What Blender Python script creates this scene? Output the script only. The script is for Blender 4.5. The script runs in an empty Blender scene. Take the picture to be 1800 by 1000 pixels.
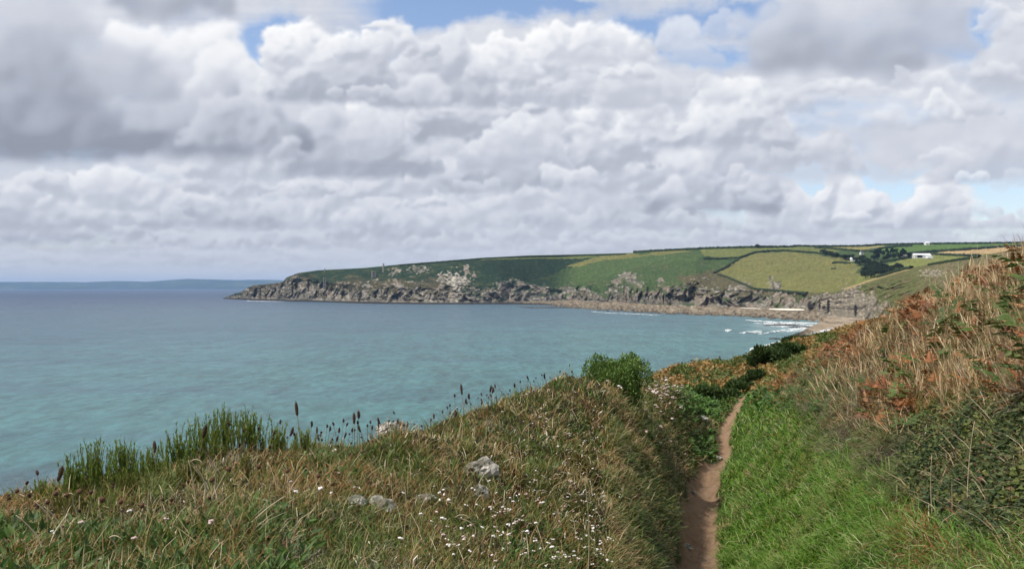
import bpy, math, random
import numpy as np
from mathutils import Vector
from mathutils.bvhtree import BVHTree

scn = bpy.context.scene
col = scn.collection
R = math.radians
EYE, HOR, FPX = 26.0, 505.0, 1559.0      # eye height over the sea (m), horizon row and focal length of the photograph in its pixels

# ------------------------------------------------------------------ camera
cam_d = bpy.data.cameras.new("camera")
cam = bpy.data.objects.new("camera", cam_d)
col.objects.link(cam)
cam.location = (0, 0, EYE)
cam.rotation_euler = (R(90), 0, 0)
cam_d.sensor_width = 36.0
cam_d.lens = FPX / 1800.0 * 36.0
cam_d.shift_y = 5.0 / 1800.0
cam_d.clip_start = 0.05
cam_d.clip_end = 90000.0
scn.camera = cam

scn.view_settings.view_transform = 'Standard'
scn.view_settings.look = 'None'
scn.view_settings.exposure = 0.0
scn.view_settings.gamma = 1.0
scn.view_settings.use_curve_mapping = False
scn.cycles.max_bounces = 5
scn.cycles.diffuse_bounces = 2
scn.cycles.glossy_bounces = 2
scn.cycles.transmission_bounces = 3
scn.cycles.volume_bounces = 0
scn.cycles.transparent_max_bounces = 6
scn.cycles.use_adaptive_sampling = True
scn.cycles.adaptive_threshold = 0.015

# ------------------------------------------------------------------ sun
SUN_EL, SUN_AZ = R(58), R(-108)           # azimuth from +Y (view direction), negative = to the left
HAZE = 0.000045
sd = bpy.data.lights.new("sun", 'SUN')
sd.energy = 5.0
sd.angle = R(0.6)
sd.color = (1.0, 0.95, 0.86)
sun = bpy.data.objects.new("sun", sd)
col.objects.link(sun)
sun_dir = Vector((math.sin(SUN_AZ) * math.cos(SUN_EL), math.cos(SUN_AZ) * math.cos(SUN_EL), math.sin(SUN_EL)))
sun.rotation_euler = sun_dir.to_track_quat('Z', 'Y').to_euler()

# ------------------------------------------------------------------ node helper
class NT:
    """small wrapper to write node graphs as expressions"""
    def __init__(s, tree):
        s.t = tree
    def n(s, typ, **kw):
        nd = s.t.nodes.new(typ)
        for k, v in kw.items():
            setattr(nd, k, v)
        return nd
    def put(s, sock, v):
        if isinstance(v, bpy.types.NodeSocket):
            s.t.links.new(v, sock)
        elif v is not None:
            if isinstance(v, (tuple, list)) and len(v) == 3 and sock.type == 'RGBA':
                v = (*v, 1.0)
            sock.default_value = v
    def m(s, op, a, b=None, c=None, clamp=False):
        nd = s.n('ShaderNodeMath', operation=op, use_clamp=clamp)
        s.put(nd.inputs[0], a); s.put(nd.inputs[1], b)
        if c is not None: s.put(nd.inputs[2], c)
        return nd.outputs[0]
    def v(s, op, a, b=None, scale=None):
        nd = s.n('ShaderNodeVectorMath', operation=op)
        s.put(nd.inputs[0], a)
        if b is not None: s.put(nd.inputs[1], b)
        if scale is not None: s.put(nd.inputs['Scale'], scale)
        return nd.outputs[0]
    def xyz(s, x, y, z):
        nd = s.n('ShaderNodeCombineXYZ')
        s.put(nd.inputs[0], x); s.put(nd.inputs[1], y); s.put(nd.inputs[2], z)
        return nd.outputs[0]
    def noise(s, vec, scale, detail=6, rough=.55, dist=0.0, lac=2.0, out='Fac'):
        nd = s.n('ShaderNodeTexNoise')
        s.put(nd.inputs['Vector'], vec)
        nd.inputs['Scale'].default_value = scale
        nd.inputs['Detail'].default_value = detail
        nd.inputs['Roughness'].default_value = rough
        nd.inputs['Distortion'].default_value = dist
        nd.inputs['Lacunarity'].default_value = lac
        return nd.outputs[out]
    def mix(s, f, a, b, blend='MIX'):
        nd = s.n('ShaderNodeMix', data_type='RGBA', blend_type=blend, clamp_factor=True)
        s.put(nd.inputs[0], f); s.put(nd.inputs[6], a); s.put(nd.inputs[7], b)
        return nd.outputs[2]
    def ss(s, x, a, b, lo=0.0, hi=1.0):
        nd = s.n('ShaderNodeMapRange', interpolation_type='SMOOTHSTEP')
        s.put(nd.inputs[0], x); s.put(nd.inputs[1], a); s.put(nd.inputs[2], b); s.put(nd.inputs[3], lo); s.put(nd.inputs[4], hi)
        return nd.outputs[0]
# ------------------------------------------------------------------ numpy noise
def _hash(ix, iy, seed):
    h = (ix.astype(np.int64) * 374761393 + iy.astype(np.int64) * 668265263 + seed * 974634777) & 0xFFFFFFFF
    h = ((h ^ (h >> 13)) * 1274126177) & 0xFFFFFFFF
    return (h ^ (h >> 16)) & 0xFFFF

def perlin(x, y, seed=0):
    x = np.asarray(x, dtype=np.float32); y = np.asarray(y, dtype=np.float32)
    x0 = np.floor(x); y0 = np.floor(y)
    fx, fy = x - x0, y - y0
    ix, iy = x0.astype(np.int64), y0.astype(np.int64)
    def g(i, j, dx_, dy_):
        a = _hash(ix + i, iy + j, seed).astype(np.float32) * np.float32(2 * np.pi / 65536)
        return np.cos(a) * dx_ + np.sin(a) * dy_
    u = fx * fx * fx * (fx * (fx * 6 - 15) + 10); v = fy * fy * fy * (fy * (fy * 6 - 15) + 10)
    a = g(0, 0, fx, fy); b = g(1, 0, fx - 1, fy); c = g(0, 1, fx, fy - 1); d = g(1, 1, fx - 1, fy - 1)
    return ((a + (b - a) * u) * (1 - v) + (c + (d - c) * u) * v) * 1.4

def fbm(x, y, octs=5, seed=0, gain=.5, lac=2.03):
    s = 0; a = 1.0; t = 0
    for o in range(octs):
        s = s + a * perlin(x * lac ** o + o * 7.3, y * lac ** o - o * 3.1, seed + o)
        t += a * a; a *= gain
    return s / math.sqrt(t)

def sstep(x, a, b):
    t = np.clip((x - a) / (b - a), 0, 1)
    return t * t * (3 - 2 * t)

# ------------------------------------------------------------------ cumulus sky, computed (colour + cover) over compass direction and height
def blur(z, k):
    for ax in (0, 1):
        p = np.cumsum(np.concatenate([np.repeat(np.take(z, [0], ax), k + 1, ax), z, np.repeat(np.take(z, [-1], ax), k, ax)], ax), ax, dtype=np.float64)
        n = z.shape[ax]
        z = (np.take(p, range(2 * k + 1, n + 2 * k + 1), ax) - np.take(p, range(0, n), ax)) / (2 * k + 1)
    return z.astype(np.float32)

def paint_clouds(X0, X1, Y0, Y1, step, clouds, holes, seed=1, small=True):
    """X, Y: tangent-plane direction units (photograph pixels); returns rgb, alpha arrays, first row = lowest"""
    rng = np.random.RandomState(seed)
    xs = np.arange(X0, X1, step, dtype=np.float32); ys = np.arange(Y0, Y1, step, dtype=np.float32)
    X, Y = np.meshgrid(xs, ys)
    H, Wd = X.shape
    n1 = fbm(X / 90, Y / 90, 7, 11, .55); n2 = fbm(X / 90, Y / 90, 7, 31, .55)
    n3 = fbm(X / 34, Y / 26, 6, 51, .6)
    n5 = fbm(X / 11, Y / 9, 4, 131, .6)
    n6 = fbm(X / 34 + 50, Y / 26, 6, 151, .6)
    n4 = fbm(X / 260, Y / 110, 5, 71, .5)
    streak = fbm(X / 240, Y / 26, 5, 91, .55)
    # high thin sheet with blue gaps
    cov = .80 + n4 * .20 + n1 * .13 + streak * .10
    for hx, hy, rx, ry, am in holes:
        e = ((X + n1 * 30 - hx) / rx) ** 2 + ((Y + n2 * 22 - hy) / ry) ** 2
        cov = cov - am * np.exp(-e)
    al = sstep(cov, .12, .80)
    val = .66 + n4 * .07 + n1 * .06 + streak * .05
    val = val + .10 * (1 - al)
    low = sstep(Y, 380, 500)
    val = val * (1 - low) + low * (.58 + streak * .02)
    al = np.maximum(al, sstep(Y, 400, 445) * .95)
    def cloud(cx, base, hw, h, vb, vt, soft=1.0, op=1.0, flat=1.0, rim=1.0):
        nonlocal val, al
        pad = 40
        i0 = int(max(0, (cx - hw * 1.3 - pad - X0) / step)); i1 = int(min(Wd, (cx + hw * 1.3 + pad - X0) / step))
        j0 = int(max(0, (base - h * 1.35 - pad - Y0) / step)); j1 = int(min(H, (base + pad - Y0) / step))
        if i1 - i0 < 4 or j1 - j0 < 4: return
        ox, oy = rng.randint(0, Wd), rng.randint(0, H)
        def T(a):
            ii = (np.arange(i0, i1) + ox) % Wd; jj = (np.arange(j0, j1) + oy) % H
            return a[np.ix_(jj, ii)]
        sc = min(1.0, h / 90.0) ** .7
        xx = X[j0:j1, i0:i1]; yy = Y[j0:j1, i0:i1]
        a1, a2, a3, a5 = T(n1), T(n2), T(n3), T(n5)
        x = xx + a1 * 24 * sc + a3 * 7.0 * sc + a5 * 1.6; y = yy + a2 * 20 * sc + T(n6) * 7 * sc + a5 * 1.4
        n = int(26 + hw * h / 420)
        S = np.zeros(x.shape, np.float32)
        for k in range(n):
            t = rng.uniform(-1, 1)
            env = (1 - abs(t) ** 2.4) ** .7 * (0.74 + .26 * math.sin(3.3 * t + cx))
            r = (rng.uniform(.07, .24) * h + 3.5) * (.6 + .4 * env)
            if k % 4 == 0: r *= 1.6
            hh = rng.uniform(0, 1) ** .8 * env * (h - r * .6)
            px_, py_ = cx + t * hw * .88, base - hh - r * .3
            c0_, c1_ = int(max(0, (px_ - xx[0, 0] - 2.6 * r - 60) / step)), int((px_ - xx[0, 0] + 2.6 * r + 60) / step)
            r0_, r1_ = int(max(0, (py_ - yy[0, 0] - 2.6 * r - 60) / step)), int((py_ - yy[0, 0] + 2.6 * r + 60) / step)
            if c1_ <= 0 or r1_ <= 0: continue
            w = (slice(r0_, r1_), slice(c0_, c1_))
            S[w] += np.exp(-((x[w] - px_) ** 2 + (y[w] - py_) ** 2 * 1.1) / (r * r) * 2.0)
        L = np.log(S + 1e-4)
        edge = L + a3 * .22 + a5 * .16
        fl = base + 4 - yy + a2 * 6 * sc + a3 * 3 * sc
        a = sstep(edge, -1.9 - .35 * soft, -.85 + .35 * soft) * sstep(fl, -8 * flat * soft, 14 * flat)
        Hf = np.sqrt(np.clip(S, 0, 6)) * (.20 * h + 8) + a1 * 5 * sc + a3 * 2.6 * sc + a5 * .35
        Hf = blur(blur(Hf, max(2, int(3.2 * soft * sc + 1))), 2)
        gy, gx = np.gradient(Hf, step)
        gl = np.sqrt(1 + gx * gx + gy * gy)
        lam = (gx * .45 + gy * .80 + .35) / gl
        hgt = np.clip((base - y) / h, 0, 1.15)
        thick = 1 - np.exp(-np.clip(S, 0, None) * .8)
        g = hgt ** .85 * .55 + lam * .36 - thick * .22 * rim + .20 + a1 * .06 + a3 * .025
        rimw = np.exp(-np.clip(S, 0, None) * 1.6) * hgt
        g = g + rimw * .22 * rim
        g = .5 + .62 * np.tanh((g - .5) * 1.75)
        v = vb + (vt - vb) * g
        a = a * op
        sl = (slice(j0, j1), slice(i0, i1))
        if True:
            k = int(max(1, soft * 2.0 - .6))
            v = blur(blur(v, k), k); a = blur(blur(a, k), k)
        val[sl] = val[sl] * (1 - a) + v * a
        al[sl] = np.maximum(al[sl], a)
    if small:
        rows = []
        for k in range(int((X1 - X0) / 14)):
            rows.append((rng.uniform(X0, X1), rng.uniform(0, 1) ** 1.0 * 95 + 385))
        rows.sort(key=lambda r: -r[1])
        for cx, by in rows:
            s = (500 - by) / 100
            if X0 < -100 or by > 0:
                cloud(cx, by, 30 + 75 * s * rng.uniform(.6, 1.4), 9 + 34 * s * rng.uniform(.6, 1.3), .52 - .06 * s, .66 + .12 * s, .9, .35 + .3 * s, .6)
    for c in clouds:
        cloud(*c)
    if small:
        # broken scraps of cloud at all sizes over the large ones
        for k in range(95):
            cy = rng.uniform(60, 400); s = .40 + .75 * (1 - cy / 420); cx = rng.uniform(X0, X1)
            if (cx < 470 and cy < 300) or (1330 < cx < 1640 and cy < 150) or abs(cx - 620) < 110 and 190 < cy < 330: continue
            cloud(cx, cy, rng.uniform(28, 80) * s + 14, rng.uniform(22, 60) * s + 8, rng.uniform(.46, .62), rng.uniform(.74, 1.04), rng.uniform(1.0, 1.7), rng.uniform(.35, .8), 1.0)
    val = val + n3 * .012
    v = np.clip(val, 0, 1.08)[..., None]
    # value -> colour: greys lean to lilac-blue
    stops = np.array([.0, .30, .45, .62, .80, 1.0, 1.08])
    cols = np.array([(.24, .26, .325), (.315, .34, .41), (.455, .485, .565), (.62, .65, .73), (.80, .82, .87), (1.0, 1.0, 1.01), (1.05, 1.05, 1.05)])
    rgb = np.stack([np.interp(v[..., 0], stops, cols[:, i]) for i in range(3)], -1)
    return rgb[::-1], al[::-1]

FRONT_HOLES = [(770, 14, 130, 36, 1.0), (905, 5, 90, 30, .6), (465, 90, 46, 52, 1.0), (440, 130, 30, 20, .4), (1010, 8, 50, 20, .5), (1150, 62, 80, 30, .7), (1240, 100, 60, 22, .5), (1285, 28, 90, 30, .85),
               (1700, 60, 60, 40, .85), (1560, 345, 270, 44, .95), (1790, 360, 150, 50, .62), (1330, 322, 90, 22, .40), (1560, 190, 240, 22, .28), (1140, 52, 40, 40, .35)]
# centre, base row, half width, height, base value, top value, softness, opacity, flatness, rim
FRONT_CLOUDS = [
    (130, 432, 160, 55, .44, .72, 1.2), (700, 420, 150, 55, .44, .72, 1.2), (930, 424, 150, 46, .50, .74, 1.2), (1180, 430, 170, 40, .52, .72, 1.2), (420, 436, 170, 40, .46, .70, 1.2),
    (1760, 404, 60, 26, .56, .74, 1.0), (1590, 408, 70, 22, .56, .70, 1.2),
    (560, 404, 150, 80, .48, .78, 1.0), (370, 402, 130, 92, .42, .80, 1.0), (60, 405, 150, 90, .46, .78, 1.0), (860, 404, 160, 80, .52, .80, 1.0), (1080, 404, 190, 74, .48, .82, 1.0),
    (230, 372, 170, 90, .52, .92, 1.0), (30, 350, 110, 70, .5, .84, 1.0), (450, 350, 150, 80, .50, .86, 1.0), (760, 352, 170, 84, .50, .82, 1.0), (1000, 372, 190, 90, .54, .86, 1.0),
    (1385, 408, 60, 98, .56, .92, .9), (1505, 408, 84, 122, .50, 1.04, .7), (1648, 406, 74, 104, .50, 1.02, .7),
    (1245, 376, 125, 140, .38, .96, 1.0), (900, 336, 150, 110, .42, .84, 1.0), (1130, 340, 130, 120, .50, .94, .9),
    (1560, 322, 260, 120, .56, .76, 1.8, .75), (1760, 318, 110, 120, .52, .80, 1.4, .9), (1380, 306, 160, 120, .52, .84, 1.2),
    (1700, 240, 190, 110, .60, .78, 2.2, .7), (1500, 250, 220, 110, .62, .80, 2.2, .7),
    (1050, 306, 110, 120, .46, 1.0, .9), (700, 306, 80, 80, .42, .9, 1.0),
    (1270, 262, 130, 130, .48, 1.02, .9), (1100, 235, 110, 100, .55, 1.04, .9),
    (430, 318, 110, 110, .52, .92, 1.0), (300, 150, 150, 140, .66, 1.02, 1.6), (430, 180, 100, 100, .62, .95, 1.6),
    (700, 270, 110, 130, .60, 1.05, .9), (620, 312, 130, 160, .40, .82, 1.0), (860, 252, 150, 170, .42, 1.0, .9), (1010, 190, 130, 165, .50, 1.06, .8), (1120, 190, 90, 110, .56, .84, 1.2),
    (860, 135, 90, 90, .62, 1.06, .7), (760, 190, 110, 150, .44, .86, 1.0), (570, 180, 110, 178, .44, 1.08, .8), (680, 110, 90, 70, .52, .94, .9), (1010, 110, 80, 100, .62, 1.06, .8),
    (900, 300, 120, 90, .50, .84, 1.1),
    (1790, 160, 90, 150, .56, .78, 1.4), (1390, 60, 120, 70, .6, .74, 2.5, .7), (1480, 122, 170, 150, .36, .70, 3.0, .95, 2.0, .5), (1610, 90, 120, 130, .44, .66, 3.0, .9, 2.0, .5),
    (110, 200, 190, 220, .40, .66, 3.0, .9, 2.0, .4), (250, 272, 300, 150, .235, .66, 2.2, .97, 1.4, .6), (20, 272, 180, 190, .24, .52, 2.4, .95, 1.4, .5), (410, 262, 110, 90, .34, .72, 1.4, .95, 1.4),
    (300, 26, 140, 70, .34, .48, 3.0, .9, 2.0, .4), (40, -60, 260, 150, .42, .6, 3.0, .9, 2.0), (900, -70, 300, 120, .5, .85, 2.0), (1500, -60, 300, 120, .45, .7, 2.0),
]
# ------------------------------------------------------------------ world: sky texture, cumulus mixed over it
def cloud_image(name, rgb, al):
    h, w = al.shape
    im = bpy.data.images.new(name, w, h, alpha=True, float_buffer=True)
    im.colorspace_settings.name = 'Non-Color'
    im.alpha_mode = 'CHANNEL_PACKED'
    a = np.concatenate([rgb, al[..., None]], -1).astype(np.float32)
    im.pixels.foreach_set(a.ravel())
    im.update()
    im.pack()
    return im

FX0, FX1, FY0, FY1 = -260, 2060, -240, 512
rgb_f, al_f = paint_clouds(FX0, FX1, FY0, FY1, 1.25, FRONT_CLOUDS, FRONT_HOLES)
img_front = cloud_image("clouds_ahead", rgb_f, al_f)
rr = np.random.RandomState(5)
round_clouds = []
for k_ in range(230):
    by_ = 440 - 900 * rr.rand() ** .8
    s_ = .5 + (440 - by_) / 500
    round_clouds.append((rr.rand() * 9800, by_, 130 * s_ * rr.uniform(.6, 1.5), 110 * s_ * rr.uniform(.6, 1.3), rr.uniform(.30, .5), rr.uniform(.75, 1.05), rr.uniform(1, 2.5), .95))
round_clouds.sort(key=lambda c: -c[1])
rgb_r, al_r = paint_clouds(0, 9795, -1944, 505, 6.0, round_clouds, [(rr.rand() * 9800, rr.uniform(-800, 400), 200, 80, .8) for _ in range(40)], 9, False)
img_round = cloud_image("clouds_around", rgb_r, al_r)

world = bpy.data.worlds.new("World")
scn.world = world
world.use_nodes = True
wt = world.node_tree
wt.nodes.clear()
W = NT(wt)
WS = 0.1
sky = W.n('ShaderNodeTexSky')
sky.sky_type = 'NISHITA'
sky.sun_disc = False
sky.sun_elevation = SUN_EL
sky.sun_rotation = SUN_AZ
sky.altitude = 30
sky.air_density = 1.0
sky.dust_density = 0.6
sky.ozone_density = 2.5
tc = W.n('ShaderNodeTexCoord').outputs['Generated']
sp = W.n('ShaderNodeSeparateXYZ'); W.put(sp.inputs[0], tc)
dx, dy, dz = sp.outputs
az = W.m('ARCTAN2', dx, dy)
el = W.m('ARCSINE', W.m('MAXIMUM', dz, 0.0))
# sector ahead: by compass direction and slope
yy = W.m('MAXIMUM', dy, .05)
U = W.m('DIVIDE', W.m('SUBTRACT', W.m('ADD', W.m('MULTIPLY', W.m('DIVIDE', dx, yy), FPX), 900.0), FX0), FX1 - FX0)
V = W.m('DIVIDE', W.m('ADD', W.m('MULTIPLY', W.m('DIVIDE', dz, yy), FPX), FY1 - HOR), FY1 - FY0)
tf = W.n('ShaderNodeTexImage', image=img_front, interpolation='Cubic', extension='EXTEND')
W.put(tf.inputs[0], W.xyz(U, V, 0.0))
tr = W.n('ShaderNodeTexImage', image=img_round, interpolation='Linear', extension='REPEAT')
tr.extension = 'REPEAT'
W.put(tr.inputs[0], W.xyz(W.m('ADD', W.m('DIVIDE', az, 2 * math.pi), .5), W.m('MULTIPLY', el, .96 * 2 / math.pi), 0.0))
ins = W.m('MULTIPLY', W.ss(W.m('ABSOLUTE', W.m('SUBTRACT', U, .5)), .5, .43), W.ss(V, 1.0, .86))
ins = W.m('MULTIPLY', ins, W.m('GREATER_THAN', dy, .1))
ccol = W.mix(ins, tr.outputs['Color'], tf.outputs['Color'])
calp = W.m('ADD', W.m('MULTIPLY', tr.outputs['Alpha'], W.m('SUBTRACT', 1.0, ins)), W.m('MULTIPLY', tf.outputs['Alpha'], ins))
cloud = W.v('SCALE', ccol, scale=1.0 / WS)
blue = W.v('MULTIPLY', sky.outputs[0], (1.75, 1.62, 1.62))
bg = W.n('ShaderNodeBackground')
W.put(bg.inputs[0], W.mix(calp, blue, cloud))
bg.inputs[1].default_value = WS
wo = W.n('ShaderNodeOutputWorld')
wt.links.new(bg.outputs[0], wo.inputs[0])
world.cycles.sampling_method = 'MANUAL'
world.cycles.sample_map_resolution = 1024
# ------------------------------------------------------------------ object helpers
def tag(o, label=None, cat=None, group=None, kind=None):
    if label: o["label"] = label
    if cat: o["category"] = cat
    if group: o["group"] = group
    if kind: o["kind"] = kind
    return o

def mesh_np(name, co, quads=None, tris=None, mat=None, color=None, smooth=True, parent=None, extra=None):
    """mesh object from arrays; color = per-vertex rgb (linear) in attribute 'Col'"""
    co = np.ascontiguousarray(co, np.float32).reshape(-1, 3)
    me = bpy.data.meshes.new(name)
    me.vertices.add(len(co)); me.vertices.foreach_set('co', co.ravel())
    q = np.zeros((0, 4), np.int32) if quads is None else np.asarray(quads, np.int32).reshape(-1, 4)
    t = np.zeros((0, 3), np.int32) if tris is None else np.asarray(tris, np.int32).reshape(-1, 3)
    loops = np.concatenate([q.ravel(), t.ravel()])
    starts = np.concatenate([np.arange(len(q)) * 4, len(q) * 4 + np.arange(len(t)) * 3]).astype(np.int32)
    me.loops.add(len(loops)); me.loops.foreach_set('vertex_index', loops.astype(np.int32))
    me.polygons.add(len(starts)); me.polygons.foreach_set('loop_start', starts)
    me.polygons.foreach_set('use_smooth', np.full(len(starts), smooth))
    me.update(calc_edges=True)
    if color is not None:
        at = me.color_attributes.new('Col', 'FLOAT_COLOR', 'POINT')
        c4 = np.ones((len(co), 4), np.float32); c4[:, :3] = color
        at.data.foreach_set('color', c4.ravel())
    if mat: me.materials.append(mat)
    o = bpy.data.objects.new(name, me); col.objects.link(o)
    if parent: o.parent = parent
    return o

def grid_faces(nr, nc):
    i = np.arange(nr - 1)[:, None] * nc + np.arange(nc - 1)[None, :]
    return np.stack([i, i + 1, i + nc + 1, i + nc], -1).reshape(-1, 4)

def empty(name, loc=(0, 0, 0), rz=0.0):
    o = bpy.data.objects.new(name, None); col.objects.link(o)
    o.location = loc; o.rotation_euler = (0, 0, rz); o.empty_display_size = .2
    return o

def material(name, rough=.9, spec=.2):
    m = bpy.data.materials.new(name); m.use_nodes = True
    n = m.node_tree; n.nodes.clear()
    N = NT(n)
    b = N.n('ShaderNodeBsdfPrincipled'); out = N.n('ShaderNodeOutputMaterial')
    b.inputs['Roughness'].default_value = rough
    b.inputs['Specular IOR Level'].default_value = spec
    n.links.new(b.outputs[0], out.inputs[0])
    return m, N, b, out

def flat_mat(name, rgb, rough=.85, spec=.2, var=.25, scale=3.0):
    m, N, b, out = material(name, rough, spec)
    tcn = N.n('ShaderNodeTexCoord').outputs['Object']
    f = N.noise(tcn, scale, 4, .6)
    N.put(b.inputs['Base Color'], N.mix(f, tuple(c * (1 - var) for c in rgb), tuple(min(1, c * (1 + var)) for c in rgb)))
    return m

def col_mat(name, rough=.9, spec=.15, nscale=None, namt=.3, bump=None, bdist=1.0, transl=0.0, nscale2=None):
    """takes the colour stored on the mesh, varied by noise"""
    m, N, b, out = material(name, rough, spec)
    at = N.n('ShaderNodeAttribute', attribute_name='Col')
    c = at.outputs['Color']
    tcn = N.n('ShaderNodeNewGeometry').outputs['Position']
    if nscale:
        f = N.noise(tcn, nscale, 6, .6)
        k = N.m('ADD', 1 - namt, N.m('MULTIPLY', f, 2 * namt))
        if nscale2:
            f2 = N.noise(tcn, nscale2, 4, .6)
            k = N.m('MULTIPLY', k, N.m('ADD', 1 - namt, N.m('MULTIPLY', f2, 2 * namt)))
        c = N.v('SCALE', c, scale=k)
    N.put(b.inputs['Base Color'], c)
    if bump:
        f = N.noise(tcn, bump, 6, .65)
        bn = N.n('ShaderNodeBump'); bn.inputs['Strength'].default_value = 1.0; bn.inputs['Distance'].default_value = bdist
        N.put(bn.inputs['Height'], f)
        N.put(b.inputs['Normal'], bn.outputs[0])
    if transl:
        tl = N.n('ShaderNodeBsdfTranslucent'); N.put(tl.inputs['Color'], N.v('MULTIPLY', c, (1.3, 1.4, .9)))
        ms = N.n('ShaderNodeMixShader'); ms.inputs[0].default_value = transl
        m.node_tree.links.new(b.outputs[0], ms.inputs[1]); m.node_tree.links.new(tl.outputs[0], ms.inputs[2])
        m.node_tree.links.new(ms.outputs[0], out.inputs[0])
    return m

def P(px, py, d):
    """world point seen at photograph pixel (px, py) standing d metres ahead"""
    return Vector(((px - 900) / FPX * d, d, EYE - (py - HOR) / FPX * d))

def inpoly(px, py, poly):
    px = np.asarray(px); py = np.asarray(py)
    r = np.zeros(px.shape, bool)
    n = len(poly)
    for i in range(n):
        x1, y1 = poly[i]; x2, y2 = poly[(i + 1) % n]
        if y1 == y2: continue
        c = ((y1 > py) != (y2 > py)) & (px < (x2 - x1) * (py - y1) / (y2 - y1) + x1)
        r ^= c
    return r

def project(co):
    co = np.asarray(co)
    return 900 + co[..., 0] / co[..., 1] * FPX, HOR + (EYE - co[..., 2]) / co[..., 1] * FPX
# ------------------------------------------------------------------ sea
def sea_material():
    m, N, b, out = material("sea_water", .22, .5)
    pos = N.n('ShaderNodeNewGeometry').outputs['Position']
    s = N.n('ShaderNodeSeparateXYZ'); N.put(s.inputs[0], pos)
    x, y, z = s.outputs
    # depth of the water: pale sand under the bay, deep blue outside
    sx = N.xyz(N.m('MULTIPLY', x, .0035), N.m('MULTIPLY', y, .0045), 0.0)
    big = N.noise(sx, 1.0, 4, .55)
    far = N.m('ADD', N.m('MULTIPLY', N.m('SUBTRACT', y, N.m('MULTIPLY', x, 1.25)), 1.0), N.m('MULTIPLY', N.m('SUBTRACT', big, .5), 500.0))
    deep = N.ss(far, 140.0, 820.0)
    deeper = N.ss(far, 500.0, 2600.0)
    c = N.mix(deep, (.055, .165, .168), (.036, .098, .130))
    c = N.mix(deeper, c, (.030, .055, .105))
    # weed and reef patches, wind streaks
    patch = N.noise(N.xyz(N.m('MULTIPLY', x, .010), N.m('MULTIPLY', y, .014), 3.0), 1.0, 5, .6)
    c = N.mix(N.ss(patch, .54, .72, 0, .45), c, (.045, .095, .13))
    streak = N.noise(N.xyz(N.m('MULTIPLY', x, .004), N.m('MULTIPLY', y, .03), 0.0), 1.0, 5, .6)
    c = N.mix(N.ss(streak, .45, .7, 0, .35), c, (.035, .075, .125))
    near = N.ss(N.m('ADD', y, N.m('MULTIPLY', N.m('SUBTRACT', big, .5), 60.0)), 135.0, 112.0)
    c = N.mix(N.m('MULTIPLY', near, .6), c, (.06, .10, .125))
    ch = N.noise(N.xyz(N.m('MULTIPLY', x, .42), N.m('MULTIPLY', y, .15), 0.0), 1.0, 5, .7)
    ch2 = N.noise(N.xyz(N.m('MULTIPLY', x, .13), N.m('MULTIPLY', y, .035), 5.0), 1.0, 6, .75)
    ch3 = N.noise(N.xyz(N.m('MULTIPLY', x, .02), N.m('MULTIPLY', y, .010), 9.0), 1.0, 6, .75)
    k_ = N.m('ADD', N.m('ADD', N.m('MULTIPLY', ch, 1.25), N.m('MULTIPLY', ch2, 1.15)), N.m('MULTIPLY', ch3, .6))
    c = N.v('SCALE', c, scale=N.m('MAXIMUM', .3, N.m('ADD', -1.25, N.m('MULTIPLY', k_, 1.5))))  # light and dark of the ripples put into the water colour
    # churned pale water in the shallows off the sand
    ex = N.m('DIVIDE', N.m('SUBTRACT', x, 215.0), 75.0); ey = N.m('DIVIDE', N.m('SUBTRACT', y, 560.0), 120.0)
    sh = N.m('SUBTRACT', 1.0, N.m('SQRT', N.m('ADD', N.m('MULTIPLY', ex, ex), N.m('MULTIPLY', ey, ey))))
    wn = N.noise(N.xyz(N.m('MULTIPLY', x, .03), N.m('MULTIPLY', y, .012), 4.0), 1.0, 6, .7)
    c = N.mix(N.ss(N.m('ADD', sh, N.m('MULTIPLY', N.m('SUBTRACT', wn, .5), 2.2)), .0, .9, 0, .75), c, (.42, .50, .54))
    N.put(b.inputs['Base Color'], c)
    b.inputs['IOR'].default_value = 1.33
    # swell, chop and ripples
    h1 = N.noise(N.xyz(N.m('MULTIPLY', x, .05), N.m('MULTIPLY', y, .11), 0.0), 1.0, 3, .5)
    h2 = N.noise(N.xyz(N.m('MULTIPLY', x, .5), N.m('MULTIPLY', y, .8), 1.0), 1.0, 8, .72)
    h3 = N.noise(N.xyz(N.m('MULTIPLY', x, .16), N.m('MULTIPLY', y, .24), 1.0), 1.0, 5, .7)
    h = N.m('ADD', N.m('ADD', N.m('MULTIPLY', h1, 2.2), N.m('MULTIPLY', h2, 1.0)), N.m('MULTIPLY', h3, 1.6))
    bn = N.n('ShaderNodeBump'); bn.inputs['Strength'].default_value = .85; bn.inputs['Distance'].default_value = 1.0
    N.put(bn.inputs['Height'], h)
    N.put(b.inputs['Normal'], bn.outputs[0])
    N.put(b.inputs['Roughness'], N.ss(y, 100.0, 3000.0, .22, .42))
    return m
sea_y = np.array([-3000, -300, 0, 60, 110, 200, 400, 800, 1500, 3000, 6000, 14000, 40000.0])
sea_x = np.array([-40000, -14000, -6000, -3000, -1500, -700, -350, -150, 0, 150, 350, 700, 1500, 3000, 6000, 14000, 40000.0])
gx, gy = np.meshgrid(sea_x, sea_y)
sea = mesh_np("sea", np.stack([gx, gy, np.zeros_like(gx)], -1), grid_faces(*gx.shape), mat=sea_material(), smooth=False)
tag(sea, "blue sea turning turquoise inside the bay", None, None, "structure")

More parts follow.
